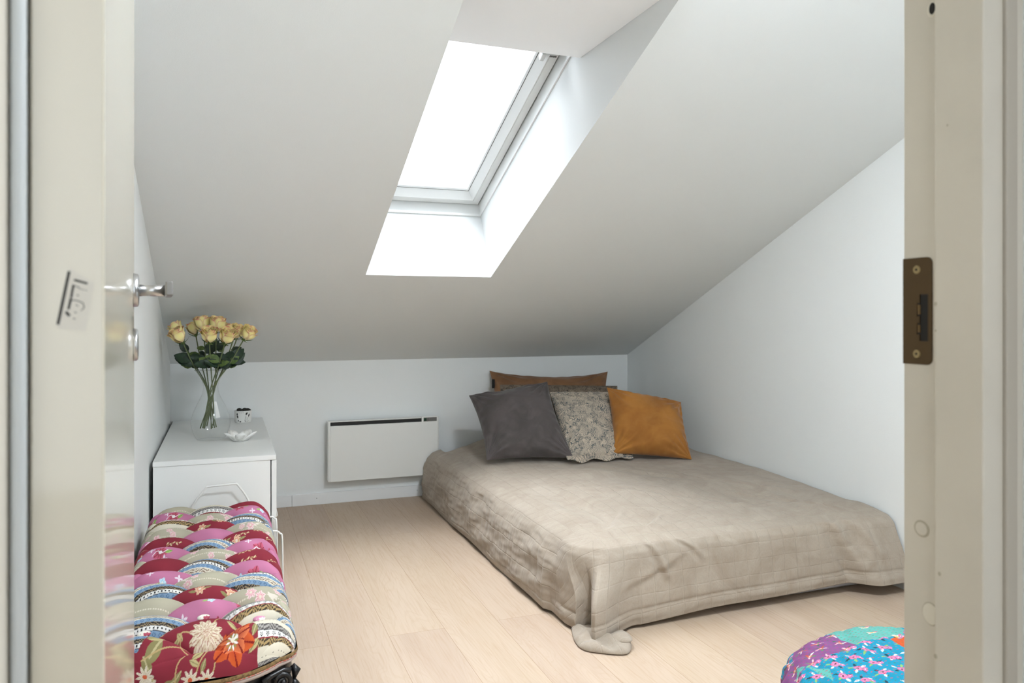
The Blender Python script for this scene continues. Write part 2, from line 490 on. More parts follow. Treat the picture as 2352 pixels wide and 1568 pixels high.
for k in range(6): wbox(bm, SX1-.040+k*.0045, SX1-.038+k*.0045, 1.0, 1.006, .055, .0575, 0)
bobj('vent_grille', bm, M_gasket, sash)
# light-tight boards above the soffit board
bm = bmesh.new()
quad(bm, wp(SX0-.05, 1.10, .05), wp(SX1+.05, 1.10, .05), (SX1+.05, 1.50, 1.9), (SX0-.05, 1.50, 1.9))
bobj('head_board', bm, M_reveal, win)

# ------------------------------------------------------------------ baseboard with nails
def baseboard(name, x0, x1, nails):
    o = box(name, x0, x1, YB-.012, YB, 0, .060, M_base, bev=.0015, kind=ST)
    for nx in nails:
        bm = bmesh.new(); bmesh.ops.create_icosphere(bm, subdivisions=1, radius=.0022, matrix=Matrix.Translation((nx, YB-.012, .034)))
        bobj('nail', bm, M_nail, o)
baseboard('baseboard_back', XL, .3255, [.212])
baseboard('baseboard_back', .3265, 1.2, [.452, .995])

# ------------------------------------------------------------------ door frame
def jamb(name, bm): return bobj(name, bm, M_jamb, kind=ST)
bm = bmesh.new()
add_box(bm, JR, JR+.05, .572, YD, 0, DT+.03, .0012)
add_box(bm, JR-.0085, JR+.05, .5216, .575, 0, DT+.02, .0016)
trim1 = jamb('trim_1', bm)
bm = bmesh.new()
add_box(bm, .6835, .716, .5222, .54, 0, DT+.06, .002); add_box(bm, .700, .716, .5175, .53, 0, DT+.06, .002)
add_box(bm, .716, .745, .528, .545, 0, DT+.08, .002)
bobj('trim_2', bm, M_casing, kind=ST)
bm = bmesh.new()
add_box(bm, JL-.05, JL, .542, YD, 0, DT+.03, .0012); add_box(bm, JL-.05, JL+.0022, .50, .540, 0, DT+.02, .0012)
trim3 = jamb('trim_3', bm)
bm = bmesh.new()
add_tube(bm, [(-.1283, .588, .002), (-.1283, .588, DT)], .0049, 16)
bobj('door_seal', bm, M_seal, trim3, True)
bm = bmesh.new(); add_box(bm, JL-.05, JR+.05, .50, YD, DT, DT+.04, .001); jamb('trim_4', bm)

# strike plate
sp_ = empty('strike_plate', (JR, .60, 1.005))
tag(sp_, 'aged bronze strike plate screwed to the cream right door jamb', 'strike plate')
PT = .0012
def plate_quad(bm, y0, y1, z0, z1): add_box(bm, JR-PT, JR, y0, y1, z0, z1)
bm = bmesh.new()
# outline with two rounded corners on the hallway side, hole cut as a ring of strips
y0, y1, z0, z1 = .5842, .6200, .9490, 1.0610
hy0, hy1, hz0, hz1 = .5888, .5990, .9735, 1.0225
def rc(cy, cz_, a0, a1, r=.0065): return [(cy+r*math.cos(a), cz_+r*math.sin(a)) for a in np.linspace(a0, a1, 7)]
out = [(y1, z0), (y1, z1)]+rc(y0+.0065, z1-.0065, PI/2, PI)+rc(y0+.0065, z0+.0065, PI, 1.5*PI)
hole = [(hy1, hz0), (hy1, hz0+.007), (hy1+.0035, hz0+.007), (hy1+.0035, hz0+.019), (hy1, hz0+.019), (hy1, hz0+.026), (hy1+.0035, hz0+.026),
        (hy1+.0035, hz0+.040), (hy1, hz0+.040), (hy1, hz1), (hy0, hz1), (hy0, hz0)]
eo = []
for L_ in (out, hole):
    vs = [bm.verts.new((JR-PT, y, z)) for (y, z) in L_]
    eo += [bm.edges.new((vs[i], vs[(i+1) % len(vs)])) for i in range(len(vs))]
bmesh.ops.triangle_fill(bm, use_beauty=True, use_dissolve=False, edges=eo)
r = bmesh.ops.extrude_face_region(bm, geom=list(bm.faces))
bmesh.ops.translate(bm, vec=(PT, 0, 0), verts=[v for v in r['geom'] if isinstance(v, bmesh.types.BMVert)])
plate = bobj('plate', bm, M_brass, sp_); plate.location = (-JR, -.60, -1.005)
bm = bmesh.new(); add_box(bm, JR-.0003, JR+.0001, hy0, hy1+.0036, hz0, hz1)
bobj('latch_hole_shade', bm, M_black, sp_).location = (-JR, -.60, -1.005)  # flat black patch, the hole's inner shade put into colour
bm = bmesh.new()
add_box(bm, JR-.0011, JR-.0002, hy1-.0005, hy1+.0025, hz0+.009, hz0+.017); add_box(bm, JR-.0011, JR-.0002, hy1-.0005, hy1+.0025, hz0+.028, hz0+.038)
bobj('latch_tongue', bm, mat('dark brass tongue', S(96, 74, 42), .5, metal=.5), sp_).location = (-JR, -.60, -1.005)
for z in (1.0485, .9600):
    bm = bmesh.new()
    bmesh.ops.create_cone(bm, cap_ends=True, segments=20, radius1=.0047, radius2=.0042, depth=.001, matrix=Matrix.Translation((JR-PT-.0003, .6025, z)) @ Matrix.Rotation(-PI/2, 4, 'Y'))
    sc_ = bobj('screw', bm, M_brass_l, sp_); sc_.location = (-JR, -.60, -1.005)
    bm = bmesh.new(); bmesh.ops.create_cone(bm, cap_ends=True, segments=6, radius1=.0013, radius2=.0013, depth=.0004, matrix=Matrix.Translation((JR-PT-.0010, .6025, z)) @ Matrix.Rotation(-PI/2, 4, 'Y'))
    bobj('screw_socket', bm, M_black, sc_)
def disc(name, y, z, ry, rz, m, parent, x=None, t=.0006):
    bm = bmesh.new()
    bmesh.ops.create_cone(bm, cap_ends=True, segments=28, radius1=1, radius2=.94, depth=1)
    x = JR if x is None else x
    bm.transform(Matrix.Translation((x-t/2, y, z)) @ Matrix.Diagonal((t, ry, rz, 1)) @ Matrix.Rotation(-PI/2, 4, 'Y'))
    return bobj(name, bm, m, parent)
disc('screw_hole_rim', .585, 1.316, .0058, .0085, M_plug, trim1)
disc('screw_hole_shade', .5842, 1.3165, .0036, .0062, M_black, trim1, t=.0012)  # flat black disc standing for the shade inside the bore
disc('filled_screw_ring', .5975, .7772, .0095, .0088, M_plug2, trim1, t=.0005)
disc('filled_screw_ring_centre', .5975, .7772, .0075, .0070, M_jamb, trim1, t=.0008)
disc('filled_screw', .5865, .692, .0105, .0120, M_plug2, trim1, t=.0005)
disc('filled_screw_centre', .5865, .692, .0098, .0112, M_plug, trim1, t=.0009)
for (y, z, r_) in ((.569, .740, .0022), (.5735, .655, .0025), (.560, 1.19, .0012), (.5735, 1.012, .0022), (.5735, .985, .0014)):
    disc('paint_chip', y, z, r_*.8, r_, M_plug2, trim1, x=JR-.0085 if y < .575 else JR, t=.0004)

# ------------------------------------------------------------------ door leaf
hx, hy = -.0793, .600           # visible hinge corner of the leaf
ex_, ey_ = -.1413, 1.400        # free end of the face
ang = math.atan2(ey_-hy, ex_-hx)
Lf = math.hypot(ex_-hx, ey_-hy)
door = empty('door_1', (hx, hy, 0), ang); door['kind'] = ST
# local: x along leaf, y to the left (away from room centre), thickness .045
bm = bmesh.new(); add_box(bm, 0, Lf, 0, .0445, .008, 2.03, .0016)
bobj('door_leaf', bm, M_door, door)
hd = empty('door_handle', parent=door)
hzc, hxx = 1.0405, Lf-.052
def lathe_axis_y(prof, x, z, name, m, parent, sgn=-1):
    bm = bmesh.new(); add_lathe(bm, prof, 40)
    bm.transform(Matrix.Translation((x, 0, z)) @ Matrix.Rotation(PI/2, 4, 'X'))
    return bobj(name, bm, m, parent, True)
ros = [(0.0, .0085), (.020, .0085), (.0235, .0080), (.0262, .0062), (.0268, .0010), (.0268, .0), (0, 0)]
lathe_axis_y(ros, hxx, hzc, 'rosette', M_steel, hd)
bm = bmesh.new()
add_tube(bm, [(hxx, -.006, hzc), (hxx, -.047, hzc)], .0094, 24)
bobj('neck', bm, M_steel, hd, True)
bm = bmesh.new()
add_box(bm, hxx-.118, hxx+.0095, -.0560, -.0455, hzc-.0108, hzc+.0108, .002, 2)
bobj('lever', bm, M_steel_d, hd)
lathe_axis_y([(0, .0075), (.019, .0075), (.0235, .0068), (.0255, .005), (.0258, 0), (0, 0)], hxx, hzc-.0865, 'thumb_turn_rosette', M_steel, hd)
# sticker on the hinge edge (faces the hallway)
stk = empty('sticker', parent=door)
def edge_pt(w, z): return Vector((-.0004, w, z))          # w = 0 at the room corner
def stroke(bm, pts, wd):
    for a, b in zip(pts[:-1], pts[1:]):
        a = Vector(a); b = Vector(b); d = (b-a).normalized(); p = Vector((-d.y, d.x))*wd/2
        a2 = a-d*wd*.3; b2 = b+d*wd*.3
        vs = [bm.verts.new((-.0006, q.x, q.y)) for q in (a2-p, b2-p, b2+p, a2+p)]
        f = bm.faces.new(vs)
def pxe(px, py):   # photo pixel -> (w, z) on the edge face
    return ((240-px)/170*.0445, 1+(725-py)/1753*.597/1.12*1.0)
bm = bmesh.new()
c4 = [pxe(161, 618), pxe(216, 650), pxe(196, 760), pxe(132, 752)]
bm.faces.new([bm.verts.new((-.0003, a, b)) for a, b in c4])
bobj('sticker_film', bm, M_sticker, stk)
bm = bmesh.new()
stroke(bm, [pxe(158, 626), pxe(133, 743)], .0018)
stroke(bm, [pxe(171, 644), pxe(199, 651)], .0014)
stroke(bm, [pxe(168, 656), pxe(163, 683)], .0014)
stroke(bm, [pxe(168, 656), pxe(182, 661)], .0005)
stroke(bm, [pxe(162, 687), pxe(157, 709)], .0015)
stroke(bm, [pxe(162, 689), pxe(178, 691), pxe(190, 696), pxe(193, 706), pxe(186, 713)], .0005)
stroke(bm, [pxe(152, 717), pxe(158, 724)], .0018)
for p in ((178, 678), (176, 701), (173, 717), (170, 731)):
    stroke(bm, [pxe(p[0]-2, p[1]), pxe(p[0]+2, p[1]+1)], .0006)
stroke(bm, [pxe(180, 663), pxe(200, 668)], .00025)
bobj('sticker_print', bm, M_ink, stk)

# ------------------------------------------------------------------ dresser
DZ = .476
dr = empty('dresser', (-.034, 3.58, 0))
tag(dr, 'low white cabinet along the left wall holding the rose vase', 'cabinet')
def dbox(name, x0, x1, y0, y1, z0, z1, m=M_dress, parent=dr, bev=.0012):
    o = box(name, x0, x1, y0, y1, z0, z1, m, None, bev); o.parent = parent
    o.location = (.034, -3.58, 0) if parent is dr else (0, 0, 0)
    return o
dbox('top', -.2445, .1785, 3.008, YB-.012, DZ-.0185, DZ)
dbox('body', -.2435, .1585, 3.011, YB-.014, .02, DZ-.0187)
dbox('plinth', -.235, .150, 3.03, YB-.02, 0, .0205)
for (za, zb) in ((.2400, DZ-.0205), (.022, .2365)):
    for (ya, yb) in ((3.010, 3.578), (3.582, YB-.014)):
        f = dbox('drawer_front', .1620, .1800, ya, yb, za, zb, bev=.002)
        if zb < .3:
            bm = bmesh.new(); ym = (ya+yb)/2
            add_tube(bm, spline([(.179, ym-.13, .205), (.194, ym-.10, .20), (.196, ym, .20), (.194, ym+.10, .20), (.179, ym+.13, .205)], 5), .0022, 8)
            bobj('handle', bm, M_wire, f, True)

# wire rack
wr = empty('wire_rack', (0, 2.95, 0))
tag(wr, 'thin white bent wire rack between patchwork bench and white cabinet', 'wire rack')
def wire(name, pts, r=.0034):
    bm = bmesh.new(); add_tube(bm, pts, r, 8); o = bobj(name, bm, M_wire, wr, True); o.location = (0, -2.95, 0); return o
wire('top_rail', spline([(-.165, 2.98, .0), (-.16, 2.975, .15), (-.118, 2.97, .30), (-.07, 2.965, .374), (-.055, 2.965, .383), (.0, 2.965, .3855), (.030, 2.965, .386), (.045, 2.965, .378), (.085, 2.97, .305), (.12, 2.975, .15), (.125, 2.98, 0)], 5))
wire('side_rail', spline([(.10, 2.99, .247), (.155, 2.99, .249), (.172, 2.99, .240), (.179, 2.985, .215), (.181, 2.98, 0)], 6))
wire('side_rail', spline([(.10, 2.93, .206), (.168, 2.93, .210), (.187, 2.93, .200), (.1955, 2.93, .175), (.198, 2.93, 0)], 6))

# ------------------------------------------------------------------ radiator
rd = empty('radiator', (.80, YB, .13))
tag(rd, 'flat white electric panel radiator on the low back wall', 'radiator')
def rbox(name, *a, m=M_rad, bev=.002, parent=None):
    o = box(name, *a, m, None, bev); o.parent = parent or rd; o.location = (-.80, -YB, -.13) if parent is None else (0, 0, 0); return o
rbox('casing', .512, 1.094, 4.086, 4.140, .134, .443)
rbox('front_panel', .514, 1.093, 4.078, 4.088, .128, .4205)
rbox('side_cap', .502, .515, 4.078, 4.130, .130, .4455, bev=.004)
rbox('side_cap', 1.0925, 1.1005, 4.078, 4.130, .130, .4455, bev=.003)
g = rbox('grille', .514, 1.004, 4.0835, 4.0865, .4215, .4405, m=M_grille, bev=0)
rbox('top_lip', .512, 1.004, 4.0795, 4.100, .4405, .4450, bev=.001)
c_ = rbox('control_unit', 1.004, 1.094, 4.0775, 4.100, .4190, .4480, bev=.002)
rbox('control_panel', 1.014, 1.088, 4.0768, 4.0780, .4225, .4435, m=M_ctrl, bev=0, parent=c_)
rbox('display', 1.0155, 1.0305, 4.0763, 4.0770, .4255, .4395, m=M_lcd, bev=0, parent=c_)
bm = bmesh.new()
for x in (1.0385,):
    vs = [bm.verts.new(v) for v in ((x-.003, 4.0764, .434), (x+.003, 4.0764, .434), (x, 4.0764, .4395))]; bm.faces.new(vs)
    vs = [bm.verts.new(v) for v in ((x-.003, 4.0764, .431), (x+.003, 4.0764, .431), (x, 4.0764, .4255))]; bm.faces.new(vs)
for x in (1.054, 1.062, 1.070):
    add_box(bm, x-.001, x+.001, 4.0762, 4.0768, .4385, .4405)
bobj('buttons', bm, mat('button marks', S(60, 45, 42), .6), c_)
rbox('wall_bracket', .60, .62, 4.12, YB, .15, .40, m=M_rad, bev=0)
rbox('wall_bracket', .98, 1.0, 4.12, YB, .15, .40, m=M_rad, bev=0)

# ------------------------------------------------------------------ mattress and bedspread
BX0, BX1, BY0, BY1 = 1.03, 2.312, 2.165, 4.066
mt = box('mattress', BX0+.085, BX1-.012, BY0+.03, BY1-.02, .001, .225, M_matt, bev=.02, seg=3)
tag(mt, 'white mattress on the floor showing below the beige bedspread hem', 'mattress')

def top_h(x, y):
    h = .276+.022*sm(1.08, 1.55, x)*sm(2.2, 2.9, y)
    h = h+.030*sm(3.25, 3.95, y)*sm(1.08, 1.5, x)
    h = h-.006*sm(1.9, 2.3, x)*sm(3.9, 3.2, y)
    h = h+.0045*snoise(x, y, 2.2, 5)*sm(1.05, 1.25, x)*sm(2.15, 2.35, y)+.0016*snoise(x, y, 7, 6)
    # long soft creases
    def crease(xa, ya, xb, yb, w, amp):
        dx, dy = xb-xa, yb-ya; L = math.hypot(dx, dy)
        s_ = ((x-xa)*dx+(y-ya)*dy)/L; d = ((x-xa)*-dy+(y-ya)*dx)/L
        m_ = sm(0, .12*L, s_)*sm(L, .8*L, s_)
        return amp*m_*(np.exp(-(d/w)**2)-.6*np.exp(-((d-w*1.6)/w)**2))
    h = h+crease(1.25, 2.95, 1.95, 2.30, .020, .005)+crease(1.60, 3.2, 2.25, 2.45, .022, .005)+crease(1.2, 2.30, 2.2, 2.24, .015, .005)
    h = h+crease(1.9, 2.6, 2.22, 2.22, .014, .009)+crease(1.75, 2.42, 2.15, 2.34, .012, .006)+crease(1.3, 3.35, 1.9, 2.75, .03, .004)
    h = h+crease(1.15, 2.2, 1.42, 2.55, .013, .005)+crease(1.25, 2.17, 1.5, 2.42, .012, .006)
    return h
# perimeter: left side (back to front), corner, front (left to right)
nL, nC, nF = 430, 110, 300
rcx = .115
cornerc = np.array([BX0+rcx, BY0+rcx])
pL = np.stack([np.full(nL, BX0), np.linspace(BY1, BY0+rcx, nL)], 1)
tC = np.linspace(0, 1, nC+2)[1:-1]
pC = cornerc+rcx*np.stack([-np.cos(tC*PI/2), -np.sin(tC*PI/2)], 1)
pF = np.stack([np.linspace(BX0+rcx, BX1, nF), np.full(nF, BY0)], 1)
base = np.vstack([pL, pC, pF])
nP = len(base)
NL = np.vstack([np.tile([-1., 0], (nL, 1)), np.stack([-np.cos(tC*PI/2), -np.sin(tC*PI/2)], 1), np.tile([0., -1], (nF, 1))])
sarc = np.concatenate([[0], np.cumsum(np.hypot(*(np.diff(base, axis=0).T)))])
# pleat outline near the floor (for the corner section and its neighbours)
pw = np.clip((sarc-(sarc[nL-1]-.10))/((sarc[nL+nC]+.10)-(sarc[nL-1]-.10)), 0, 1)
kp = np.array([[0, BX0, BY0+rcx+.10], [.22, BX0+.000, BY0+.075], [.34, BX0+.012, BY0+.025], [.42, BX0+.055, BY0+.030], [.52, BX0+.075, BY0+.022],
               [.585, BX0+.045, BY0-.010], [.645, BX0+.010, BY0-.078], [.672, BX0+.014, BY0-.094], [.73, BX0+.055, BY0-.084], [.86, BX0+.115, BY0-.045], [1., BX0+rcx+.10, BY0]])
pleat = np.stack([np.interp(pw, kp[:, 0], kp[:, 1]), np.interp(pw, kp[:, 0], kp[:, 2])], 1)
nS, nT = 74, 150
q = np.linspace(0, 1, nS)
P = np.zeros((nP, nS+nT, 3)); UV = np.zeros((nP, nS+nT, 2))
isleft = sm(sarc[nL]+.02, sarc[nL-1]-.10, sarc)      # 1 on the left side
xx, yy = base[:, 0], base[:, 1]
hem = .010*isleft+(1-isleft)*(.010+.022*sm(1.15, 1.6, xx)+.012*sm(1.7, 2.2, xx))
hem = hem+.004*np.sin(sarc*9)*isleft
edge_z = top_h(BX0+.085+0*xx+(xx-BX0)*1.0, yy)*0+.262
for j, t in enumerate(q):
    ang_ = t
    # profile: out (positive = outward), z
    outL = np.interp(t, [0, .12, .30, .55, .75, .88, 1], [.026, .030, .028, .016, -.006, -.030, -.075])
    zL = np.interp(t, [0, .12, .30, .55, .75, .88, 1], [0, .028, .085, .165, .225, .252, .266])
    outF = np.interp(t, [0, .12, .30, .55, .75, .88, 1], [.024, .024, .020, .012, .002, -.014, -.055])
    zF = np.interp(t, [0, .12, .30, .55, .75, .88, 1], [0, .028, .085, .165, .232, .258, .268])
    out_ = isleft*outL+(1-isleft)*outF
    z = hem+(isleft*zL+(1-isleft)*zF)*((.268-hem)/.268)
    k = sm(.80, .30, t)*sm(0, .06, pw)*sm(1, .94, pw)
    px_ = base[:, 0]*(1-k)+pleat[:, 0]*k
    py_ = base[:, 1]*(1-k)+pleat[:, 1]*k
    oo = out_*(1-.75*k)
    P[:, j, 0] = px_+NL[:, 0]*oo; P[:, j, 1] = py_+NL[:, 1]*oo; P[:, j, 2] = z
    UV[:, j, 0] = sarc; UV[:, j, 1] = t*.285-.285
# smooth the profile along q
for _ in range(3):
    P[:, 1:nS-1] = (P[:, :nS-2]+2*P[:, 1:nS-1]+P[:, 2:nS])/4
E_ = P[:, nS-1, :].copy()
C_ = np.array([BX1, BY1])
for j in range(nT):
    f = ((j+1)/nT)**1.0
    x = E_[:, 0]*(1-f)+C_[0]*f; y = E_[:, 1]*(1-f)+C_[1]*f
    h = top_h(x, y)
    d = np.hypot(x-E_[:, 0], y-E_[:, 1])
    wgt = sm(0, .14, d)
    P[:, nS+j, 0] = x; P[:, nS+j, 1] = y; P[:, nS+j, 2] = E_[:, 2]*(1-wgt)+h*wgt+0.006*np.sin(np.clip(d/.14, 0, 1)*PI)*(1)
    UV[:, nS+j, 0] = x; UV[:, nS+j, 1] = y
# back edge dips against the wall, left rear corner slopes away (as over a rounded mattress)
X_, Y_ = P[..., 0], P[..., 1]
dip = sm(3.95, 4.15, Y_)*sm(1.50, 1.06, X_)*.05
P[:, nS:, 2] -= dip[:, nS:]
# side UV: continuous with the top
for j in range(nS):
    UV[:, j, 0] = np.where(isleft > .5, base[:, 0]-(1-q[j])*.285, base[:, 0])
    UV[:, j, 1] = np.where(isleft > .5, base[:, 1], base[:, 1]-(1-q[j])*.285)
# side puckers along the quilt rows and diagonal folds (along the outward normal)
A_ = sarc[:, None]; Bq = (q[None, :]*.285)
pk = .0042*snoise(A_*np.ones_like(Bq), Bq*2.2, 4.5, 21, 9)+.0010*snoise(A_*np.ones_like(Bq), Bq*2, 16, 22, 9)
pk += .0026*np.abs(np.sin(A_*PI/.052+1.5*np.sin(A_*6)))**.5*np.abs(np.sin(Bq*PI/.052))**.5
pk = pk*sm(0, .04, Bq)*sm(.285, .20, Bq)*(.35+.65*isleft[:, None])
def ridge(sa, ba, sb, bb, w, amp):
    dx, dy = sb-sa, bb-ba; L = math.hypot(dx, dy)
    s_ = ((A_-sa)*dx+(Bq-ba)*dy)/L; d = ((A_-sa)*-dy+(Bq-ba)*dx)/L
    m_ = sm(-.02, .05, s_)*sm(L+.02, L-.05, s_)
    return amp*m_*(np.exp(-(d/w)**2)-.55*np.exp(-((d+w*1.7)/w)**2))
F0 = sarc[nL+nC]-(BX0+rcx)           # sarc = F0 + x on the front
pk += ridge(F0+1.28, .285, F0+1.36, .12, .012, .010)+ridge(F0+1.38, .285, F0+1.50, .17, .010, .007)
pk += ridge(F0+2.02, .285, F0+2.14, .04, .022, .016)+ridge(F0+2.10, .285, F0+2.22, .10, .016, .008)+ridge(F0+1.20, .13, F0+1.42, .20, .012, .005)
# hem seam
pk += -.0035*np.exp(-((Bq-.055)/.0035)**2)*(1-isleft[:, None])+.003*np.exp(-((Bq-.03)/.016)**2)*(1-isleft[:, None])
pk += -.002*np.exp(-((Bq-.035)/.003)**2)*isleft[:, None]
P[:, :nS, 0] += NL[:, 0:1]*pk; P[:, :nS, 1] += NL[:, 1:2]*pk
# flare toward the right wall end
fl = sm(2.08, 2.18, base[:, 0])*(1-isleft)
P[:, :nS, 1] -= (fl[:, None]*(1-q[None, :])*.075)
P[:, :, 0] = np.minimum(P[:, :, 0], BX1+.004); P[:, :, 1] = np.minimum(P[:, :, 1], BY1+.004)
P[:, :, 2] = np.maximum(P[:, :, 2], .004)
spread = grid_obj('bedspread', P, M_linen, None, UV)
tag(spread, 'quilted beige linen bedspread draped over the floor mattress', 'bedspread')
so = spread.modifiers.new('thick', 'SOLIDIFY'); so.thickness = .006; so.offset = -1

# folded corner lying on the floor
def blob(name, outline, cx, cy, z0, hfun, m, parent=None, rings=14, n=120, seed=3):
    ol = np.array([list(v)[:2] for v in spline([(a, b, 0) for a, b in outline+outline[:1]], 8)][:-1])
    t = np.linspace(0, len(ol), n, endpoint=False)
    ol = np.stack([np.interp(t, np.arange(len(ol)+1), np.append(ol[:, k], ol[0, k])) for k in (0, 1)], 1)
    PP = []
    for s_, sgn in ((1, 1),):
        for r in np.linspace(0, 1, rings*2+1):
            if r < .5:   # underside
                f = math.sin(r*2*PI/2); PP.append(np.column_stack([cx+(ol[:, 0]-cx)*f, cy+(ol[:, 1]-cy)*f, np.full(n, z0)]))
            else:
                a = (r-.5)*2; f = math.cos(a*PI/2)
                h = hfun(f)
                xx_ = cx+(ol[:, 0]-cx)*f; yy_ = cy+(ol[:, 1]-cy)*f
                PP.append(np.column_stack([xx_, yy_, z0+h*(1+.25*snoise(xx_, yy_, 16, seed))]))
    PP = np.transpose(np.array(PP), (1, 0, 2))
    uv = PP[..., :2].copy()
    return grid_obj(name, PP, m, parent, uv, closed_u=True)
def fl(px, py, z=0):
    u = (px-1176)/1753; v = (725-py)/1753; t = (z-1)/v
    return ((.3514+.9362*u)*t, (.9362-.3514*u)*t)
ol = [fl(*p, .01) for p in ((1312, 1438), (1319, 1466), (1338, 1486), (1376, 1494), (1432, 1498), (1449, 1488), (1448, 1471), (1431, 1462), (1395, 1462), (1352, 1440))]
cc = np.mean(ol, 0)
blob('corner_fold', ol, cc[0], cc[1], .003, lambda f: .024*max(0, 1-f**4)**.6+.002, M_linen, spread)
ol = [fl(*p, .01) for p in ((1385, 1478), (1400, 1466), (1428, 1461), (1449, 1471), (1450, 1482), (1425, 1484))]
cc = np.mean(ol, 0)
blob('corner_fold', ol, cc[0], cc[1], .022, lambda f: .014*max(0, 1-f**4)**.6, M_linen, spread, seed=5)

# ------------------------------------------------------------------ cushions on the bed
def W(px, py, t):
    u = (px-1176)/1753; v = (725-py)/1753
    return np.array([(.3514+.9362*u)*t, (.9362-.3514*u)*t, 1+v*t])
def pillow(name, corners, T, m, pinch=.07, pv=None, pw_=.5, n=110, wr=.004, seed=1, edge_wave=0, sag=.0, uvs=1.0):
    """corners TL, TR, BR, BL as 3-D points (seen from the room)"""
    TL, TR, BR, BL = [np.array(c) for c in corners]
    u = np.sin(np.linspace(-PI/2, PI/2, n)); v = u.copy()
    U, V_ = np.meshgrid(u, v, indexing='ij')
    Uc = U*(1-pinch*(1-V_**2)); Vc = V_*(1-(pinch if pv is None else pv)*(1-np.abs(U)**2.4))
    if edge_wave:
        Vc = Vc+edge_wave*np.sin(U*9)*sm(-.6, -1, V_)
    a, b = (Uc+1)/2, (Vc+1)/2            # b = 1 top
    Bp = ((1-a)*b)[..., None]*TL+(a*b)[..., None]*TR+(a*(1-b))[..., None]*BR+((1-a)*(1-b))[..., None]*BL
    ux = (TR+BR-TL-BL)/2; vy = (TL+TR-BL-BR)/2
    nn = np.cross(vy, ux); nn = nn/np.linalg.norm(nn)
    if nn[1] > 0: nn = -nn                # towards the camera side
    w = np.linalg.norm(ux); h_ = np.linalg.norm(vy)
    f = ((1-np.abs(U)**2.2)*(1-np.abs(V_)**2.2))**pw_
    th_ = T*f
    # wrinkles radiating from corners
    r = np.zeros_like(U)
    rs = np.random.RandomState(seed)
    for (cu, cv) in ((-1, -1), (-1, 1), (1, -1), (1, 1)):
        an = np.arctan2(V_-cv, U-cu); rr = np.hypot(U-cu, V_-cv)
        r += np.sin(an*(13+rs.rand()*5)+rs.rand()*6)*np.exp(-((rr-.42)/.30)**2)*1.1
    r += snoise(U*w, V_*h_, 3.5, seed+40)*.8+.12*snoise(U*w, V_*h_, 9, seed+50)
    eg = np.exp(-(1-np.abs(U))/.12)*np.sin(V_*24+rs.rand()*6)+np.exp(-(1-np.abs(V_))/.12)*np.sin(U*24+rs.rand()*6)
    wv = (wr*r+wr*.8*eg)*np.clip(f*3, 0, 1)
    sagv = -sag*sm(.1, -1, V_)
    front = Bp+nn*(th_+wv)[..., None]
    back = Bp-nn*(th_*.8+wv*.3)[..., None]
    PP = np.concatenate([front, back[:, ::-1]], axis=1)   # (n, 2n)
    uv = np.stack([np.concatenate([Uc, Uc[:, ::-1]], 1)*w*2*uvs+.37*seed, np.concatenate([Vc, Vc[:, ::-1]+3], 1)*h_*2*uvs], -1)
    # close the outline by welding
    o = grid_obj(name, PP, m, None, uv)
    bm = bmesh.new(); bm.from_mesh(o.data)
    bmesh.ops.remove_doubles(bm, verts=bm.verts, dist=1e-5)
    bm.to_mesh(o.data); bm.free()
    o.data.polygons.foreach_set('use_smooth', [True]*len(o.data.polygons))
    return o, (Bp, nn)

p4, _ = pillow('cushion', [W(1124, 851, 4.36), W(1396, 853, 4.44), W(1400, 1010, 4.13), W(1140, 1012, 4.10)], .085, M_brownv, pinch=.06, pv=.22, seed=1, wr=.004)
tag(p4, 'long brown velvet cushion, rearmost, leaning against the back wall', 'cushion')
p5, _ = pillow('cushion', [W(1148, 883, 4.10), W(1418, 886, 4.19), W(1425, 1022, 3.99), W(1158, 1022, 3.94)], .055, M_paisley_shaded, pinch=.01, pv=.01, seed=2, wr=.002)
tag(p5, 'shade-darkened paisley cushion mostly hidden, showing a strip below the brown velvet cushion', 'cushion')
p2, _ = pillow('cushion', [W(1262, 900, 3.98), W(1412, 900, 4.02), W(1432, 1050, 3.70), W(1302, 1053, 3.66)], .060, M_paisley, pinch=.03, seed=3, wr=.004)
tag(p2, 'blue-grey on beige paisley cushion between the charcoal and ochre cushions', 'cushion')
p1, _ = pillow('cushion', [W(1077, 908, 3.92), W(1257, 876, 3.92), W(1319, 1053, 3.64), W(1118, 1057, 3.62)], .098, M_grey_velvet, pinch=.085, seed=4, wr=.005)
tag(p1, 'charcoal grey velvet cushion tilted at the left front of the pile', 'cushion')
p3, _ = pillow('cushion', [W(1394, 889, 3.90), W(1564, 923, 3.92), W(1589, 1055, 3.70), W(1409, 1042, 3.70)], .090, M_orange_velvet, pinch=.06, seed=5, wr=.005)
tag(p3, 'ochre orange velvet cushion at the right front of the pile', 'cushion')
# frilled flange along the paisley cushion's lower edge
n = 160
s_ = np.linspace(0, 1, n)
pa, pb_ = W(1300, 1048, 3.63), W(1452, 1040, 3.74)
PP = np.zeros((n, 14, 3))
for j in range(14):
    g_ = j/13
    ln = pa[None, :]*(1-s_)[:, None]+pb_[None, :]*s_[:, None]
    amp = .012*g_*(1-.55*s_)
    PP[:, j, 0] = ln[:, 0]-.012*g_+amp*np.sin(s_*14+.5)*.4
    PP[:, j, 1] = ln[:, 1]-.052*g_*(1-.45*s_)+amp*np.cos(s_*15)*.5
    PP[:, j, 2] = np.maximum(ln[:, 2]*(1-g_)+(.305+amp*(1+np.sin(s_*17+1))*.8)*g_, .303)
fr_ = grid_obj('flange', PP, M_paisley, p2, np.stack([np.tile(s_[:, None]*.6, (1, 14)), np.tile(np.linspace(0, .08, 14)[None, :], (n, 1))], -1))
so = fr_.modifiers.new('thick', 'SOLIDIFY'); so.thickness = .003
a = W(1133, 868, 4.30); b = W(1136, 893, 4.24)
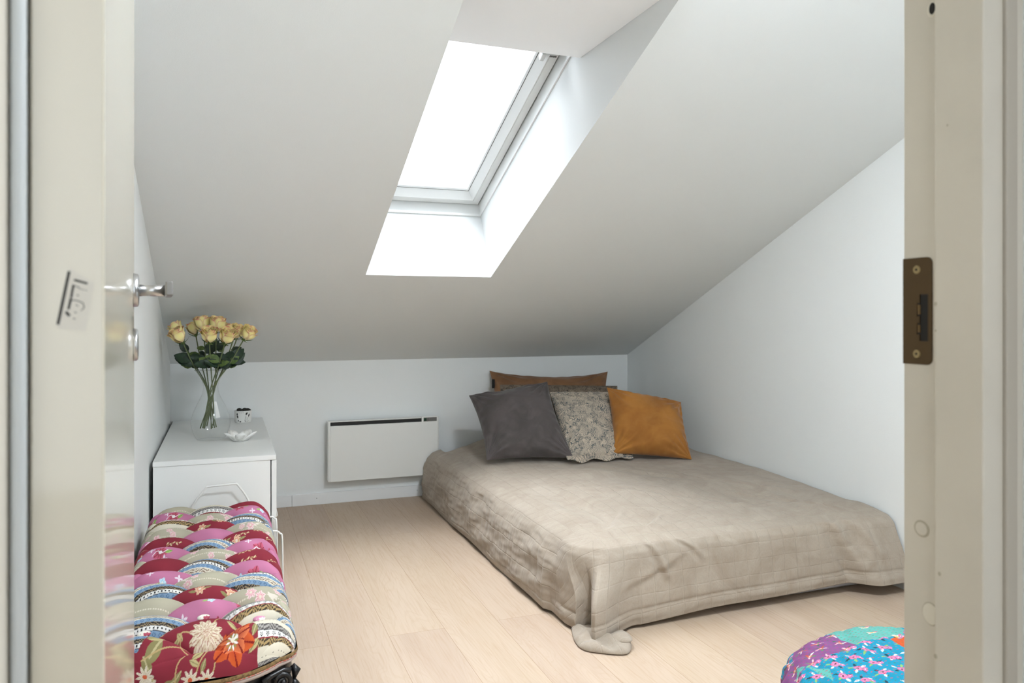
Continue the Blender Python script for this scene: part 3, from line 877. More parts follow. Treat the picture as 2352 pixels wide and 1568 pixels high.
bm = bmesh.new(); add_box(bm, a[0]-.014, a[0]+.002, a[1]-.020, a[1]-.017, b[2], a[2]-.005, .0005)
bobj('cloth_label', bm, M_tag, p4)

# ------------------------------------------------------------------ painted cloth tools
def lin(*c): return np.array(S(*c)[:3])
class Cloth:
    def __init__(s, X, Y, C): s.X = X; s.Y = Y; s.C = C
    def _sel(s, x, y, r, mask):
        m = (np.abs(s.X-x) < r) & (np.abs(s.Y-y) < r)
        if mask is not None: m &= mask
        return np.nonzero(m)
    def flower(s, x, y, r, n, c1, c2, cc, mask=None, rot=0.0, sharp=.35):
        i = s._sel(x, y, r*1.2, mask)
        if not len(i[0]): return
        dx, dy = s.X[i]-x, s.Y[i]-y
        d = np.hypot(dx, dy)/r; a = np.arctan2(dy, dx)+rot
        lim = 1-sharp*(.5-.5*np.cos(a*n))
        k = d < lim
        t = np.clip(d/lim, 0, 1)[:, None]
        cl = c2*(1-t)+c1*t
        streak = (np.cos(a*n*2) > .86)[:, None]
        cl = np.where(streak, c2*.8, cl)
        cl = np.where((d < .24)[:, None], cc, cl)
        out = s.C[i]; out[k] = cl[k]; s.C[i] = out
    def leaf(s, x, y, L, w, a, c1, mask=None, vein=None):
        i = s._sel(x, y, L, mask)
        if not len(i[0]): return
        dx, dy = s.X[i]-x, s.Y[i]-y
        u = (dx*math.cos(a)+dy*math.sin(a))/L*2; v = (-dx*math.sin(a)+dy*math.cos(a))/w*2
        k = (np.abs(u) < 1) & (np.abs(v) < (1-u**2))
        out = s.C[i]; out[k] = c1
        if vein is not None:
            kv = k & (np.abs(v) < .16); out[kv] = vein
        s.C[i] = out
    def line(s, pts, w, c, mask=None):
        pts = [Vector((p[0], p[1], 0)) for p in pts]
        pp = spline(pts, 6)
        for p0, p1 in zip(pp[:-1], pp[1:]):
            mx, my = (p0.x+p1.x)/2, (p0.y+p1.y)/2; L = (p1-p0).length/2+w
            i = s._sel(mx, my, L+w, mask)
            if not len(i[0]): continue
            d = np.array([p1.x-p0.x, p1.y-p0.y]); l2 = max(d@d, 1e-12)
            t = np.clip(((s.X[i]-p0.x)*d[0]+(s.Y[i]-p0.y)*d[1])/l2, 0, 1)
            k = np.hypot(s.X[i]-p0.x-t*d[0], s.Y[i]-p0.y-t*d[1]) < w/2
            out = s.C[i]; out[k] = c; s.C[i] = out

CR, PK, SG, CM, BL_, BK, WH, OL, OR, BR_ = (lin(142, 46, 60), lin(198, 124, 158), lin(186, 180, 158), lin(228, 220, 200), lin(132, 160, 188), lin(44, 42, 44),
                                          lin(236, 235, 230), lin(146, 138, 92), lin(206, 96, 62), lin(128, 104, 88))
GN, SK, RS = lin(160, 200, 110), lin(150, 205, 232), lin(226, 150, 158)

# ------------------------------------------------------------------ patchwork bench
bench = empty('storage_bench', (-.047, 2.16, 0))
tag(bench, 'long low bench with tufted floral patchwork cushion and black carved base', 'bench')
bl = (.047, -2.16, 0)
cx0, cx1, cy0, cy1 = -.236, .142, 1.628, 2.800
zt, rr_ = .352, .052
hx_, hy_ = (cx1-cx0)/2, (cy1-cy0)/2; ccx, ccy = (cx0+cx1)/2, (cy0+cy1)/2
arc = rr_*PI/2; st = .00112
us = np.arange(-(hx_-rr_)-arc, (hx_-rr_)+arc, st); vs_ = np.arange(-(hy_-rr_)-arc, (hy_-rr_)+arc, st)
U, V_ = np.meshgrid(us, vs_, indexing='ij')
def roundmap(U, V_, hx_, hy_, r):
    eu = np.sign(U)*np.maximum(0, np.abs(U)-(hx_-r)); ev = np.sign(V_)*np.maximum(0, np.abs(V_)-(hy_-r))
    e = np.hypot(eu, ev); ec = np.minimum(e, r*PI/2); a_ = ec/r
    s_ = np.where(e > 1e-9, r*np.sin(a_)/np.maximum(e, 1e-9), 1)
    return U-eu+eu*s_, V_-ev+ev*s_, -r*(1-np.cos(a_)), a_
xa, ya, dz, aa = roundmap(U, V_, hx_, hy_, rr_)
xw, yw = U+ccx, V_+ccy                 # cloth coordinates (unrolled)
# diamond tufting lattice
dxc, dyc, bx_, by_ = .1115, .1005, -.044, 1.770
ga = (xw+.0045*snoise(xw, yw, 5, 71)-bx_)/dxc; gb = (yw+.0050*snoise(xw, yw, 4, 72)-by_)/dyc
ga_w = ga+.0*gb
Pq = gb+ga/2; Qq = gb-ga/2
fp, fq = Pq-np.floor(Pq), Qq-np.floor(Qq)
dome = (np.sin(PI*fp)*np.sin(PI*fq))
dome = np.clip(dome, 0, 1)**.45
flat = sm(.9, .2, aa)
h = .044*dome-.026
# deep dimples at buttons
dbx = np.abs((ga+.5) % 1-.5)*dxc
btn = np.exp(-((((Pq+.5) % 1)-.5)**2+(((Qq+.5) % 1)-.5)**2)/.035)
h = h-.014*btn
h = h*flat+.009*dome*(1-flat)
zc = zt+dz*1.05+h
# bowed near end with a dip in its seam
xn = (xa-0)/hx_
bow = np.clip(1-np.abs((xa+0)/ (hx_*.80))**2.6, 0, 1)
near = sm(-.40, -.60, ya)
yb_ = ya-.036*bow*near+ccy
zc = zc-.010*bow*sm(.6, 1.5, aa)*near
sc_ed = 1-.022*(1-dome)*sm(.5, 1.2, aa)
PB = np.stack([xa*sc_ed+ccx, yb_, zc], -1)
# fabrics: 0 crimson 1 pink 2 sage 3 blue stripe 4 dark/white stripe
wob = .06*np.sin(xw*38)+.03*np.sin(xw*90+yw*13)
Pi = np.floor(Pq+.0).astype(int); Qi = np.floor(Qq+.0).astype(int)
colj = Pi-Qi; rowi = Pi+Qi
tabs = {0: [0, 1, 0, 2, 3, 2, 3, 1, 0, 2, 4, 1], 1: [4, 2, 3, 1, 0, 1, 0, 2, 3, 1, 0, 3], -1: [3, 2, 3, 1, 0, 1, 0, 2, 4, 1, 2, 0], 2: [3, 2, 3, 1, 0, 1, 0, 2, 3, 1, 0, 0], -2: [1, 3, 2, 0, 1, 2, 0, 1, 2, 4, 1, 0]}
fab = np.zeros(U.shape, int)
for cj in range(-4, 5):
    for ri in range(-12, 40):
        m = (colj == cj) & (rowi == ri)
        if not m.any(): continue
        k = (ri+2)//2
        tb = tabs.get(cj, tabs[2 if cj > 0 else -2])
        fab[m] = tb[k % 12] if k >= 0 else tb[0]
# the big crimson front patch, the stripe corner, and pink at the left
ycl = yw
frontm = ycl < 1.745-.095*np.clip(np.abs((xw+.045)/.115), 0, 1.0)**2.0
frontm &= (xw > -.165) & (xw < .062)
cornm = (xw >= .062) & (ycl < 1.685-.9*(xw-.1)*(xw-.06)*6)
pinkm = (xw <= -.165) & (ycl < 1.66)
fab[frontm] = 0; fab[cornm] = 4; fab[pinkm] = 1
pal = np.array([CR, PK, SG, BL_, WH])
C = pal[fab].copy()
tone = (1+.06*snoise(xw, yw, 14, 91))[..., None]
# stripes
def stripes(v, x, bands):
    per = sum(b[0] for b in bands); w = v % per; out = np.zeros(v.shape+(3,)); acc = 0
    for (bw, c1, c2, md) in bands:
        m = (w >= acc) & (w < acc+bw); loc = (w-acc)/bw
        cc_ = np.broadcast_to(c1, out.shape).copy()
        if md == 'dots': k = (np.abs(((x/.0075) % 1)-.5) < .2) & (np.abs(loc-.5) < .22)
        elif md == 'orn': k = (np.sin(x/.0019+5*np.sin(x/.0048))*np.cos(loc*9+x/.003) > -.05)
        elif md == 'dia': k = (np.abs(((x/.012) % 1)-.5)+np.abs(loc-.5)*.9 < .34) & (np.abs(((x/.012) % 1)-.5)+np.abs(loc-.5)*.9 > .2)
        elif md == 'flr': k = (np.hypot((((x/.0125) % 1)-.5)*1.4, (loc-.5)*1.1) < .42) & (np.sin(np.arctan2(loc-.5, ((x/.0125) % 1)-.5)*5) > .1)
        else: k = np.zeros(v.shape, bool)
        if c2 is not None: cc_[k] = c2
        out[m] = cc_[m]; acc += bw
    return out
bl_b = [(.009, BL_, lin(84, 116, 150), 'dia'), (.0015, CM, None, ''), (.0065, BR_, CM, 'orn'), (.002, CM, None, ''), (.008, BL_, lin(84, 116, 150), 'dia'),
        (.001, BK, None, ''), (.006, WH, BK, 'dots'), (.0075, lin(150, 132, 104), BK, 'orn')]
wh_b = [(.010, lin(96, 92, 90), lin(168, 164, 158), 'orn'), (.0012, BK, None, ''), (.010, WH, BK, 'flr'), (.0022, CR, None, ''), (.012, lin(70, 60, 48), lin(176, 150, 104), 'orn'),
        (.014, CM, None, ''), (.0016, CM, BK, 'dots'), (.008, CM, None, '')]
sb = stripes(yw+.012*np.sin(xw*14), xw, bl_b); sw = stripes(yw*-1+.010*np.sin((xw+.03)*17)+.0048, xw, wh_b)
C[fab == 3] = sb[fab == 3]; C[fab == 4] = sw[fab == 4]
cl = Cloth(xw, yw, C)
rs = np.random.RandomState(4)
mk = [fab == k for k in range(5)]
big = frontm
mk0 = mk[0] & ~big
# sage: dashed cream bands, pale pink flowers and feathery leaves
sgb = (np.abs(((yw/.030) % 1)-.5) < .035) & (((xw/.005) % 1) < .62)
C[mk[2] & sgb] = CM
for i in range(420):
    x, y = rs.uniform(xw.min(), xw.max()), rs.uniform(yw.min(), yw.max())
    if i % 2:
        cl.flower(x, y, rs.uniform(.009, .013), 6, lin(240, 222, 220), RS, CM, mk[2], rs.rand()*6, .3)
    else:
        a = rs.uniform(-.4, .4)
        for d in (-1, 0, 1):
            cl.leaf(x+.004*d, y+.002*d, .022, .004, a+.5*d, lin(232, 222, 208), mk[2])
# pink: white sprigs, green leaves, red blossoms
for i in range(420):
    x, y = rs.uniform(xw.min(), xw.max()), rs.uniform(yw.min(), yw.max())
    t_ = rs.randint(5)
    if t_ == 0:
        cl.flower(x, y, rs.uniform(.014, .020), 5, lin(214, 104, 130), CR, WH, mk[1], rs.rand()*6, .25)
        cl.line([(x-.02, y-.003), (x-.008, y+.006), (x+.004, y-.002), (x+.018, y+.006)], .0022, lin(242, 226, 234), mk[1])
        cl.leaf(x+.02, y, .020, .009, rs.rand()*2-1, GN, mk[1], lin(96, 130, 70))
    elif t_ == 1:
        for d in range(4): cl.leaf(x+.005*math.cos(d*1.57), y+.004*math.sin(d*1.57), .010, .004, d*1.57, lin(240, 226, 236), mk[1])
    elif t_ == 2:
        cl.flower(x, y, .009, 5, lin(220, 240, 250), SK, WH, mk[1], rs.rand()*6, .3); cl.leaf(x-.012, y-.002, .014, .006, .3, GN, mk[1])
# crimson: cream and rust blossoms on stems
for i in range(380):
    x, y = rs.uniform(xw.min(), xw.max()), rs.uniform(yw.min(), yw.max())
    t_ = rs.randint(6)
    if t_ == 0:
        cl.flower(x, y, rs.uniform(.010, .015), 7, lin(232, 206, 172), lin(214, 130, 104), CM, mk0, rs.rand()*6, .35)
        cl.leaf(x+.016, y+.002, .020, .006, .2, OL, mk0, lin(190, 178, 130)); cl.leaf(x-.016, y-.002, .018, .006, -.4, OL, mk0)
    elif t_ == 1:
        cl.line([(x-.02, y-.004), (x, y+.002), (x+.02, y+.001)], .0014, lin(190, 160, 110), mk0)
        for d in range(5): cl.leaf(x-.016+.008*d, y+.002*(-1)**d, .009, .0035, .7*(-1)**d, lin(222, 200, 160), mk0)
# the large print on the front patch  (coordinates: cloth x, cloth y; seam at about y=1.55)
bm_ = big
CRD = lin(156, 32, 40)
def at(px, py):   # approximate photo pixel -> cloth coords on the front patch
    x = -.152+(px-318)/273*.214
    y0_ = 1.762-(py-1432)/136*.172
    return x, y0_
for (px, py, L_, w_, a) in ((345, 1520, .050, .024, .9), (352, 1500, .040, .020, .3), (330, 1535, .030, .018, 2.0), (395, 1558, .040, .012, .9), (376, 1561, .035, .014, .4),
                            (392, 1492, .020, .010, .8), (402, 1486, .018, .008, 2.2), (530, 1468, .028, .014, -.6), (548, 1476, .026, .013, .5), (578, 1490, .030, .012, 1.4), (585, 1510, .028, .012, 1.1),
                            (582, 1530, .028, .012, .7), (448, 1530, .026, .011, .5), (440, 1540, .022, .010, -.5), (460, 1545, .024, .009, 1.2), (335, 1555, .026, .016, .3)):
    x, y = at(px, py); cl.leaf(x, y, L_, w_, a, OL if (px+py) % 2 else lin(196, 182, 132), bm_, lin(196, 184, 140) if (px+py) % 2 else OL)
for pts in (((318, 1530), (360, 1518), (400, 1512), (440, 1508), (470, 1510)), ((404, 1500), (412, 1515), (440, 1524), (466, 1518)), ((404, 1495), (406, 1482), (426, 1486)),
            ((440, 1560), (452, 1540), (470, 1526)), ((476, 1560), (486, 1548), (490, 1526)), ((478, 1488), (486, 1468), (500, 1452)), ((545, 1508), (560, 1496), (580, 1490)), ((395, 1565), (400, 1540), (420, 1526))):
    cl.line([at(*p) for p in pts], .0024, lin(196, 168, 118), bm_)
x, y = at(466, 1492)
for k_, (r_, n_k) in enumerate(((.0335, 13), (.0285, 12), (.0235, 11), (.0185, 9), (.0135, 8), (.009, 6), (.005, 5))):
    cl.flower(x, y+.001*k_, r_, n_k, (lin(214, 202, 172), lin(232, 222, 198))[k_ % 2], lin(176, 110, 96), CM, bm_, k_*.7, .26)
x, y = at(528, 1518)
cl.flower(x, y, .044, 6, lin(214, 96, 44), lin(150, 34, 26), WH, bm_, .3, .30)
cl.flower(x+.004, y+.004, .030, 5, lin(226, 124, 78), lin(138, 28, 26), CM, bm_, 1.0, .35)
for k in range(14):
    a = k*.45; cl.leaf(x+.008*math.cos(a), y+.010*math.sin(a), .009, .003, a, WH if k % 2 else lin(150, 140, 80), bm_)
for (px, py) in ((430, 1559), (468, 1562), (335, 1560), (326, 1548)):
    x, y = at(px, py); cl.flower(x, y, .017, 9, lin(236, 226, 208), lin(220, 200, 170), OR, bm_, 0, .5)
for (px, py) in ((556, 1468), (545, 1462), (572, 1478)):
    x, y = at(px, py); cl.flower(x, y, .008, 4, WH, lin(206, 200, 170), CM, bm_, 0, .4)
C = cl.C*tone*.80
# small stitched edge of the front patch
M_cloth = vcmat('patchwork cotton', .85, bump=(900, .12, .001))
cush = grid_obj('cushion_top', PB, M_cloth, bench, None, C); cush.location = bl
# buttons
kb = 0
for cj in range(-1, 2):
    for ri in range(-3, 24):
        x = bx_+cj*dxc; y = by_+(ri+(.5 if cj % 2 else 0)-(.0))*dyc
        if cj % 2: y -= .0
        if y < 1.66 or y > 2.76 or x < cx0+.03 or x > cx1-.03: continue
        nearb = y < 1.80
        rad = .0132 if nearb else .0085
        bm = bmesh.new()
        add_lathe(bm, [(rad*.8, -.002), (rad, .001), (rad*.92, .0035), (rad*.6, .0055), (rad*.25, .0062), (.0003, .0063)], 20)
        bt = bobj('button', bm, [mat('button cloth', (S(226, 222, 210), S(208, 140, 170), S(170, 168, 150))[kb % 3], .7, var=(70, (S(160, 60, 80), S(232, 226, 214), S(120, 150, 180))[kb % 3], .52, .56))], bench, True)
        bt.location = (x+bl[0], y+bl[1], zt-.026+(.024 if nearb else .015)); kb += 1
# braid trim round the seam
def outline(z_off, grow, n=500):
    t = np.linspace(0, 2*PI, n, endpoint=False)
    hx2, hy2, r = hx_+grow, hy_+grow, rr_
    pts = []
    for a in t:
        # rounded rectangle by ray marching angle -> superellipse-like
        pts.append(None)
    per = []
    segs = [((hx2-r, -hy2), (-(hx2-r), -hy2)), ((-hx2, -(hy2-r)), (-hx2, hy2-r)), ((-(hx2-r), hy2), (hx2-r, hy2)), ((hx2, hy2-r), (hx2, -(hy2-r)))]
    cs = [(-(hx2-r), -(hy2-r), -PI/2, -PI), (-(hx2-r), hy2-r, PI, PI/2), (hx2-r, hy2-r, PI/2, 0), (hx2-r, -(hy2-r), 0, -PI/2)]
    for (a, b), c in zip(segs, cs):
        L = math.hypot(b[0]-a[0], b[1]-a[1]); k = 50 if L < .6 else 190
        for i in range(k): per.append((a[0]+(b[0]-a[0])*i/k, a[1]+(b[1]-a[1])*i/k))
        for i in range(12):
            an = c[2]+(c[3]-c[2])*i/12; per.append((c[0]+r*math.cos(an), c[1]+r*math.sin(an)))
    out = []
    for (x, y) in per:
        bw = max(0, 1-abs(x/(hx_*.80))**2.6); nr = float(sm(-.40, -.60, np.array(y)))
        out.append((x+ccx, y+ccy-.036*bw*nr, z_off-.010*bw*nr))
    return out
def band(name, z0, z1, g0, g1, m, gm=None):
    prof = [(g0, z0), (gm if gm is not None else (g0+g1)/2+.001, (z0+z1)/2), (g1, z1)]
    rings = [outline(z, g) for g, z in prof]
    PP = np.array(rings).transpose(1, 0, 2)
    o = grid_obj(name, PP, m, bench, closed_u=True); o.location = bl; return o
zs = zt-rr_*1.05
band('braid_trim', zs-.006, zs+.004, -.001, .0005, mat('gold braid', S(138, 112, 70), .7, bump=(500, .5, .002), var=(180, S(106, 82, 52), .45, .6)), .002)
band('braid_trim', zs-.0085, zs-.006, -.001, -.001, mat('red braid thread', S(190, 92, 74), .8, var=(300, S(176, 160, 150), .45, .55)), .0008)
band('braid_trim', zs-.017, zs-.0085, -.003, -.001, mat('pale braid thread', S(176, 160, 152), .85, bump=(600, .4, .001)), .0005)
# carved base
bm = bmesh.new()
pts = outline(0, -.010)
lo = [bm.verts.new((p[0], p[1], .0)) for p in pts]; hi = [bm.verts.new((p[0], p[1], zs-.012+p[2])) for p in pts]
for i in range(len(pts)):
    j = (i+1) % len(pts); bm.faces.new((lo[i], lo[j], hi[j], hi[i]))
bm.faces.new(lo); bm.faces.new(hi)
o = bobj('carved_base', bm, M_carve, bench); o.location = bl
def carve(name, tubes):
    bm = bmesh.new()
    for pts, r in tubes: add_tube(bm, pts, r, 10)
    o = bobj(name, bm, M_carve, bench, True); o.location = bl; return o
yn = cy0+.006
def fy(x):
    bw = max(0, 1-abs((x-ccx)/(hx_*.80))**2.6); return yn-.036*bw
def fpt(x, z, o_=0): return (x, fy(x)-o_, z-.010*max(0, 1-abs((x-ccx)/(hx_*.80))**2.6))
# horizontal mouldings on the near face between the corner blocks
xsn = np.linspace(-.145, .052, 24)
carve('carved_moulding', [([fpt(x, .262, .002) for x in xsn], .006), ([fpt(x, .247, .0) for x in xsn], .0045), ([fpt(x, .215, .004) for x in xsn], .009), ([fpt(x, .190, .0) for x in xsn], .0045)])
for sg in (1, -1):
    X0 = .066 if sg > 0 else -.160
    tb = [([fpt(X0, .266, .005), fpt(X0, .20, .005), fpt(X0, .12, .005)], .0058)]
    xo = X0+sg*.068
    tb.append(([fpt(X0+sg*.008, .264, .004), fpt(X0+sg*.034, .228, .004), fpt(X0+sg*.056, .19, .004)], .005))
    sc_x, sc_z = X0+sg*.044, .250
    sp = [fpt(sc_x+sg*(.019-.0012*k*.6)*math.cos(2.5-k*.42), sc_z+(.019-.0012*k*.6)*math.sin(2.5-k*.42), .006) for k in range(20)]
    tb.append((sp, [.0052-.00012*k for k in range(20)]))
    tb.append(([fpt(X0+sg*.003, .268, .003), fpt(X0+sg*.02, .272, .003), fpt(X0+sg*.045, .274, .002), fpt(X0+sg*.06, .270, .002)], .0055))
    sp = [fpt(X0+sg*.056-sg*(.016-.0006*k)*math.cos(2.2-k*.4), .200+(.016-.0006*k)*math.sin(2.2-k*.4), .005) for k in range(18)]
    tb.append((sp, [.0050-.00012*k for k in range(18)]))
    carve('carved_scroll', tb)
    bm = bmesh.new()
    bmesh.ops.create_uvsphere(bm, u_segments=16, v_segments=10, radius=.0065, matrix=Matrix.Translation(fpt(sc_x+sg*.001, sc_z, .006)))
    o = bobj('carved_bead', bm, M_carve, bench, True); o.location = bl
    bm = bmesh.new(); bmesh.ops.create_uvsphere(bm, u_segments=16, v_segments=10, radius=.009, matrix=Matrix.Translation(fpt(X0+sg*.060, .195, .004)))
    o = bobj('carved_bead', bm, M_carve, bench, True); o.location = bl
# scalloped corner acanthus down the outer corner
tb = []
for k in range(9):
    z = .262-k*.028
    tb.append(([(cx1-.012, cy0+.024, z+.010), (cx1-.004-.002*(k % 2), cy0+.020, z), (cx1-.008, cy0+.022, z-.016)], [.006, .0095, .004]))
carve('carved_corner', tb)
for sx_ in (cx0+.03, cx1-.03):
    pass

# ------------------------------------------------------------------ pouf
pf = empty('pouf', (1.372, 1.170, 0))
tag(pf, 'round turquoise and purple floral patchwork pouf on the oak floor', 'pouf')
nr, na = 260, 900
Rp, Hp = .305, .285
ss = np.linspace(0, 1, nr)
tt = np.linspace(0, 2*PI, na, endpoint=False)
rad = np.where(ss < .62, ss/.62*.235, 0.); zz = np.zeros(nr)
# profile polyline: domed top then bulging side
key_s = [0, .35, .55, .66, .74, .82, .90, .97, 1.0]
key_r = [0, .135, .215, .260, .288, .303, .300, .280, .255]
key_z = [.292, .286, .270, .248, .218, .165, .100, .030, .002]
rad = np.interp(ss, key_s, key_r); zz = np.interp(ss, key_s, key_z)
for _ in range(12):
    rad[1:-1] = (rad[:-2]+2*rad[1:-1]+rad[2:])/4; zz[1:-1] = (zz[:-2]+2*zz[1:-1]+zz[2:])/4
lenp = np.concatenate([[0], np.cumsum(np.hypot(np.diff(rad), np.diff(zz)))])
TT, RR = np.meshgrid(tt, rad, indexing='ij'); _, ZZ = np.meshgrid(tt, zz, indexing='ij'); _, LL = np.meshgrid(tt, lenp, indexing='ij')
cxp, cyp = LL*np.cos(TT), LL*np.sin(TT)          # unrolled cloth coords
wrk = .0018*snoise(cxp, cyp, 16, 61)+.0012*snoise(cxp, cyp, 34, 62)+.003*snoise(cxp, cyp, 5, 63)
wrk += .004*sm(.26, .34, LL)*np.sin(TT*26+3*np.sin(TT*5))
PPf = np.stack([(RR+wrk*sm(.2, .35, LL))*np.cos(TT), (RR+wrk*sm(.2, .35, LL))*np.sin(TT), np.maximum(ZZ+wrk*sm(.34, .2, LL), .001)], -1)
TQ, AQ, PU, ORG, PKF = lin(26, 148, 180), lin(102, 182, 172), lin(140, 84, 140), lin(214, 92, 44), lin(214, 104, 160)
Cp = np.broadcast_to(TQ, PPf.shape).copy()
# patches in cloth coords
def poly_mask(X, Y, poly):
    ins = np.zeros(X.shape, bool); n = len(poly)
    for i in range(n):
        x1, y1 = poly[i]; x2, y2 = poly[(i+1) % n]
        if y1 == y2: continue
        c_ = ((y1 > Y) != (y2 > Y)) & (X < (x2-x1)*(Y-y1)/(y2-y1)+x1)
        ins ^= c_
    return ins
POUF_PATCHES = []
def pc(px, py, z=.28):
    """photo pixel -> cloth coordinates on the pouf top"""
    for _ in range(8):
        a = W(px, py, (z-1)/((725-py)/1753)); dx, dy = a[0]-1.372, a[1]-1.170
        r = math.hypot(dx, dy); z = float(np.interp(r, rad[:int(nr*.8)], zz[:int(nr*.8)]))
    l = float(np.interp(r, rad[:int(nr*.8)], lenp[:int(nr*.8)])) if r < .30 else r+.06
    return (dx/r*l, dy/r*l)
patches = [(AQ, [(1860, 1470), (1900, 1440), (1985, 1425), (2076, 1445), (2074, 1460), (1970, 1478), (1968, 1482), (1920, 1460)]),
           (PU, [(1800, 1568), (1820, 1520), (1865, 1468), (1920, 1458), (1968, 1482), (1938, 1492), (1890, 1508), (1852, 1532), (1832, 1568)]),
           (AQ, [(1828, 1568), (1850, 1532), (1880, 1545), (1915, 1568), (1905, 1600), (1830, 1600)]),
           (ORG, [(2044, 1468), (2120, 1458), (2140, 1500), (2074, 1486)])]
fid = np.zeros(TT.shape, int)
for k, (c, pl_) in enumerate(patches):
    pts = [pc(*p) for p in pl_]
    if k == 1: pts[0] = (pts[0][0]*1.5, pts[0][1]*1.5)
    m = poly_mask(cxp, cyp, pts); Cp[m] = c; fid[m] = (2, 3, 2, 4)[k]
side = LL > .335
sd = (np.floor(TT/(2*PI)*14).astype(int)) % 4
sidecols = [PU, AQ, ORG, TQ]
m_other = side & (fid == 0)
for k in range(4):
    m = m_other & (sd == k); 
    Cp[m] = sidecols[k]
# outer ring at left visible edge stays purple with orange bits
angc = np.arctan2(cyp, cxp)
ml = side & (angc > 1.9) & (angc < 3.14); Cp[ml] = PU; fid[ml] = 3
cp_ = Cloth(cxp, cyp, Cp)
rs = np.random.RandomState(9)
DG, LG = lin(36, 70, 84), lin(140, 190, 110)
pts_ = []
for i in range(-12, 13):
    for j in range(-12, 13):
        x = i*.046+(.023 if j % 2 else 0)+rs.uniform(-.006, .006); y = j*.042+rs.uniform(-.006, .006)
        if math.hypot(x, y) > .5: continue
        mt_ = fid == 0; mp_ = fid == 3; ma_ = fid == 2
        a0 = rs.rand()*6
        for d in range(5):
            a = a0+d*1.25; cp_.leaf(x+.014*math.cos(a), y+.014*math.sin(a), .013, .0055, a, (DG, LG, WH, DG, WH)[d], mt_)
        cp_.flower(x, y, .0095, 5, PKF, lin(226, 160, 190), lin(90, 40, 60), mt_, a0, .14); cp_.flower(x+.011, y-.008, .007, 5, lin(226, 130, 180), PKF, lin(250, 230, 230), mt_, a0, .3)
        for d in range(5):
            a = a0+d*1.25; cp_.leaf(x+.010*math.cos(a), y+.010*math.sin(a), .014, .004, a, (lin(90, 150, 90), WH, ORG, lin(60, 110, 80), lin(240, 200, 200))[d], mp_)
        cp_.flower(x, y, .006, 5, ORG, lin(230, 190, 180), WH, mp_, a0, .3)
        if (i*7+j*3) % 3 == 0:
            cp_.flower(x, y, .012, 5, WH, lin(246, 190, 70), lin(236, 150, 40), ma_, a0, .25); cp_.leaf(x+.014, y+.003, .018, .007, a0, lin(220, 110, 150), ma_)
# kantha stitches: short red and green dashes in rows
rowv = cyp*math.cos(.5)+cxp*math.sin(.5); colv = cxp*math.cos(.5)-cyp*math.sin(.5)
ri_ = np.floor(rowv/.009).astype(int); ofs = (ri_*37 % 11)/11.0
dash = (np.abs(((rowv/.009) % 1)-.5) < .10) & ((((colv/.011)+ofs) % 1) < .36)
cp_.C[dash & (ri_ % 2 == 0)] = lin(198, 70, 84); cp_.C[dash & (ri_ % 2 == 1)] = lin(86, 124, 74)
M_pouf = vcmat('kantha patchwork cotton', .85, bump=(70, .25, .004))
grid_obj('patchwork_cover', PPf, M_pouf, pf, None, cp_.C*.74, closed_u=True)
M_thread = mat('yellow green thread', S(150, 160, 70), .8)
for k, (a, z) in enumerate(((2.95, .20), (2.80, .205), (3.1, .17))):
    x, y = .300*math.cos(a), .300*math.sin(a)
    bm = bmesh.new(); add_tube(bm, spline([(x, y, z), (x*1.03, y*1.03, z+.012), (x*1.035, y*1.03, z+.024)], 4), .0005, 5)
    bobj('loose_thread', bm, M_thread, pf)

# ------------------------------------------------------------------ vase
VX, VY, VZ = -.0587, 3.483, DZ
vase = None
bm = bmesh.new()
prof = [(.0005, .004), (.030, .003), (.050, .0005), (.0585, .006), (.070, .030), (.0785, .062), (.0765, .092), (.066, .125), (.050, .158), (.036, .188), (.0300, .212), (.0300, .228), (.036, .252), (.050, .275), (.0640, .294)]
pr = [(v.x, v.z) for v in spline([(r, 0, z) for r, z in prof], 4)]
rings = add_lathe(bm, pr, 64)
# rim bead as thickness
add_lathe(bm, [(.0640, .2935), (.0650, .2945), (.0640, .2952), (.0630, .2945), (.0640, .2935)], 64)
bmesh.ops.translate(bm, vec=(0, 0, 0), verts=bm.verts)
vase = bobj('glass_vase', bm, M_vase, None, True); vase.location = (VX, VY, VZ+.0005)
tag(vase, 'clear glass hourglass vase of roses on the white cabinet', 'vase')

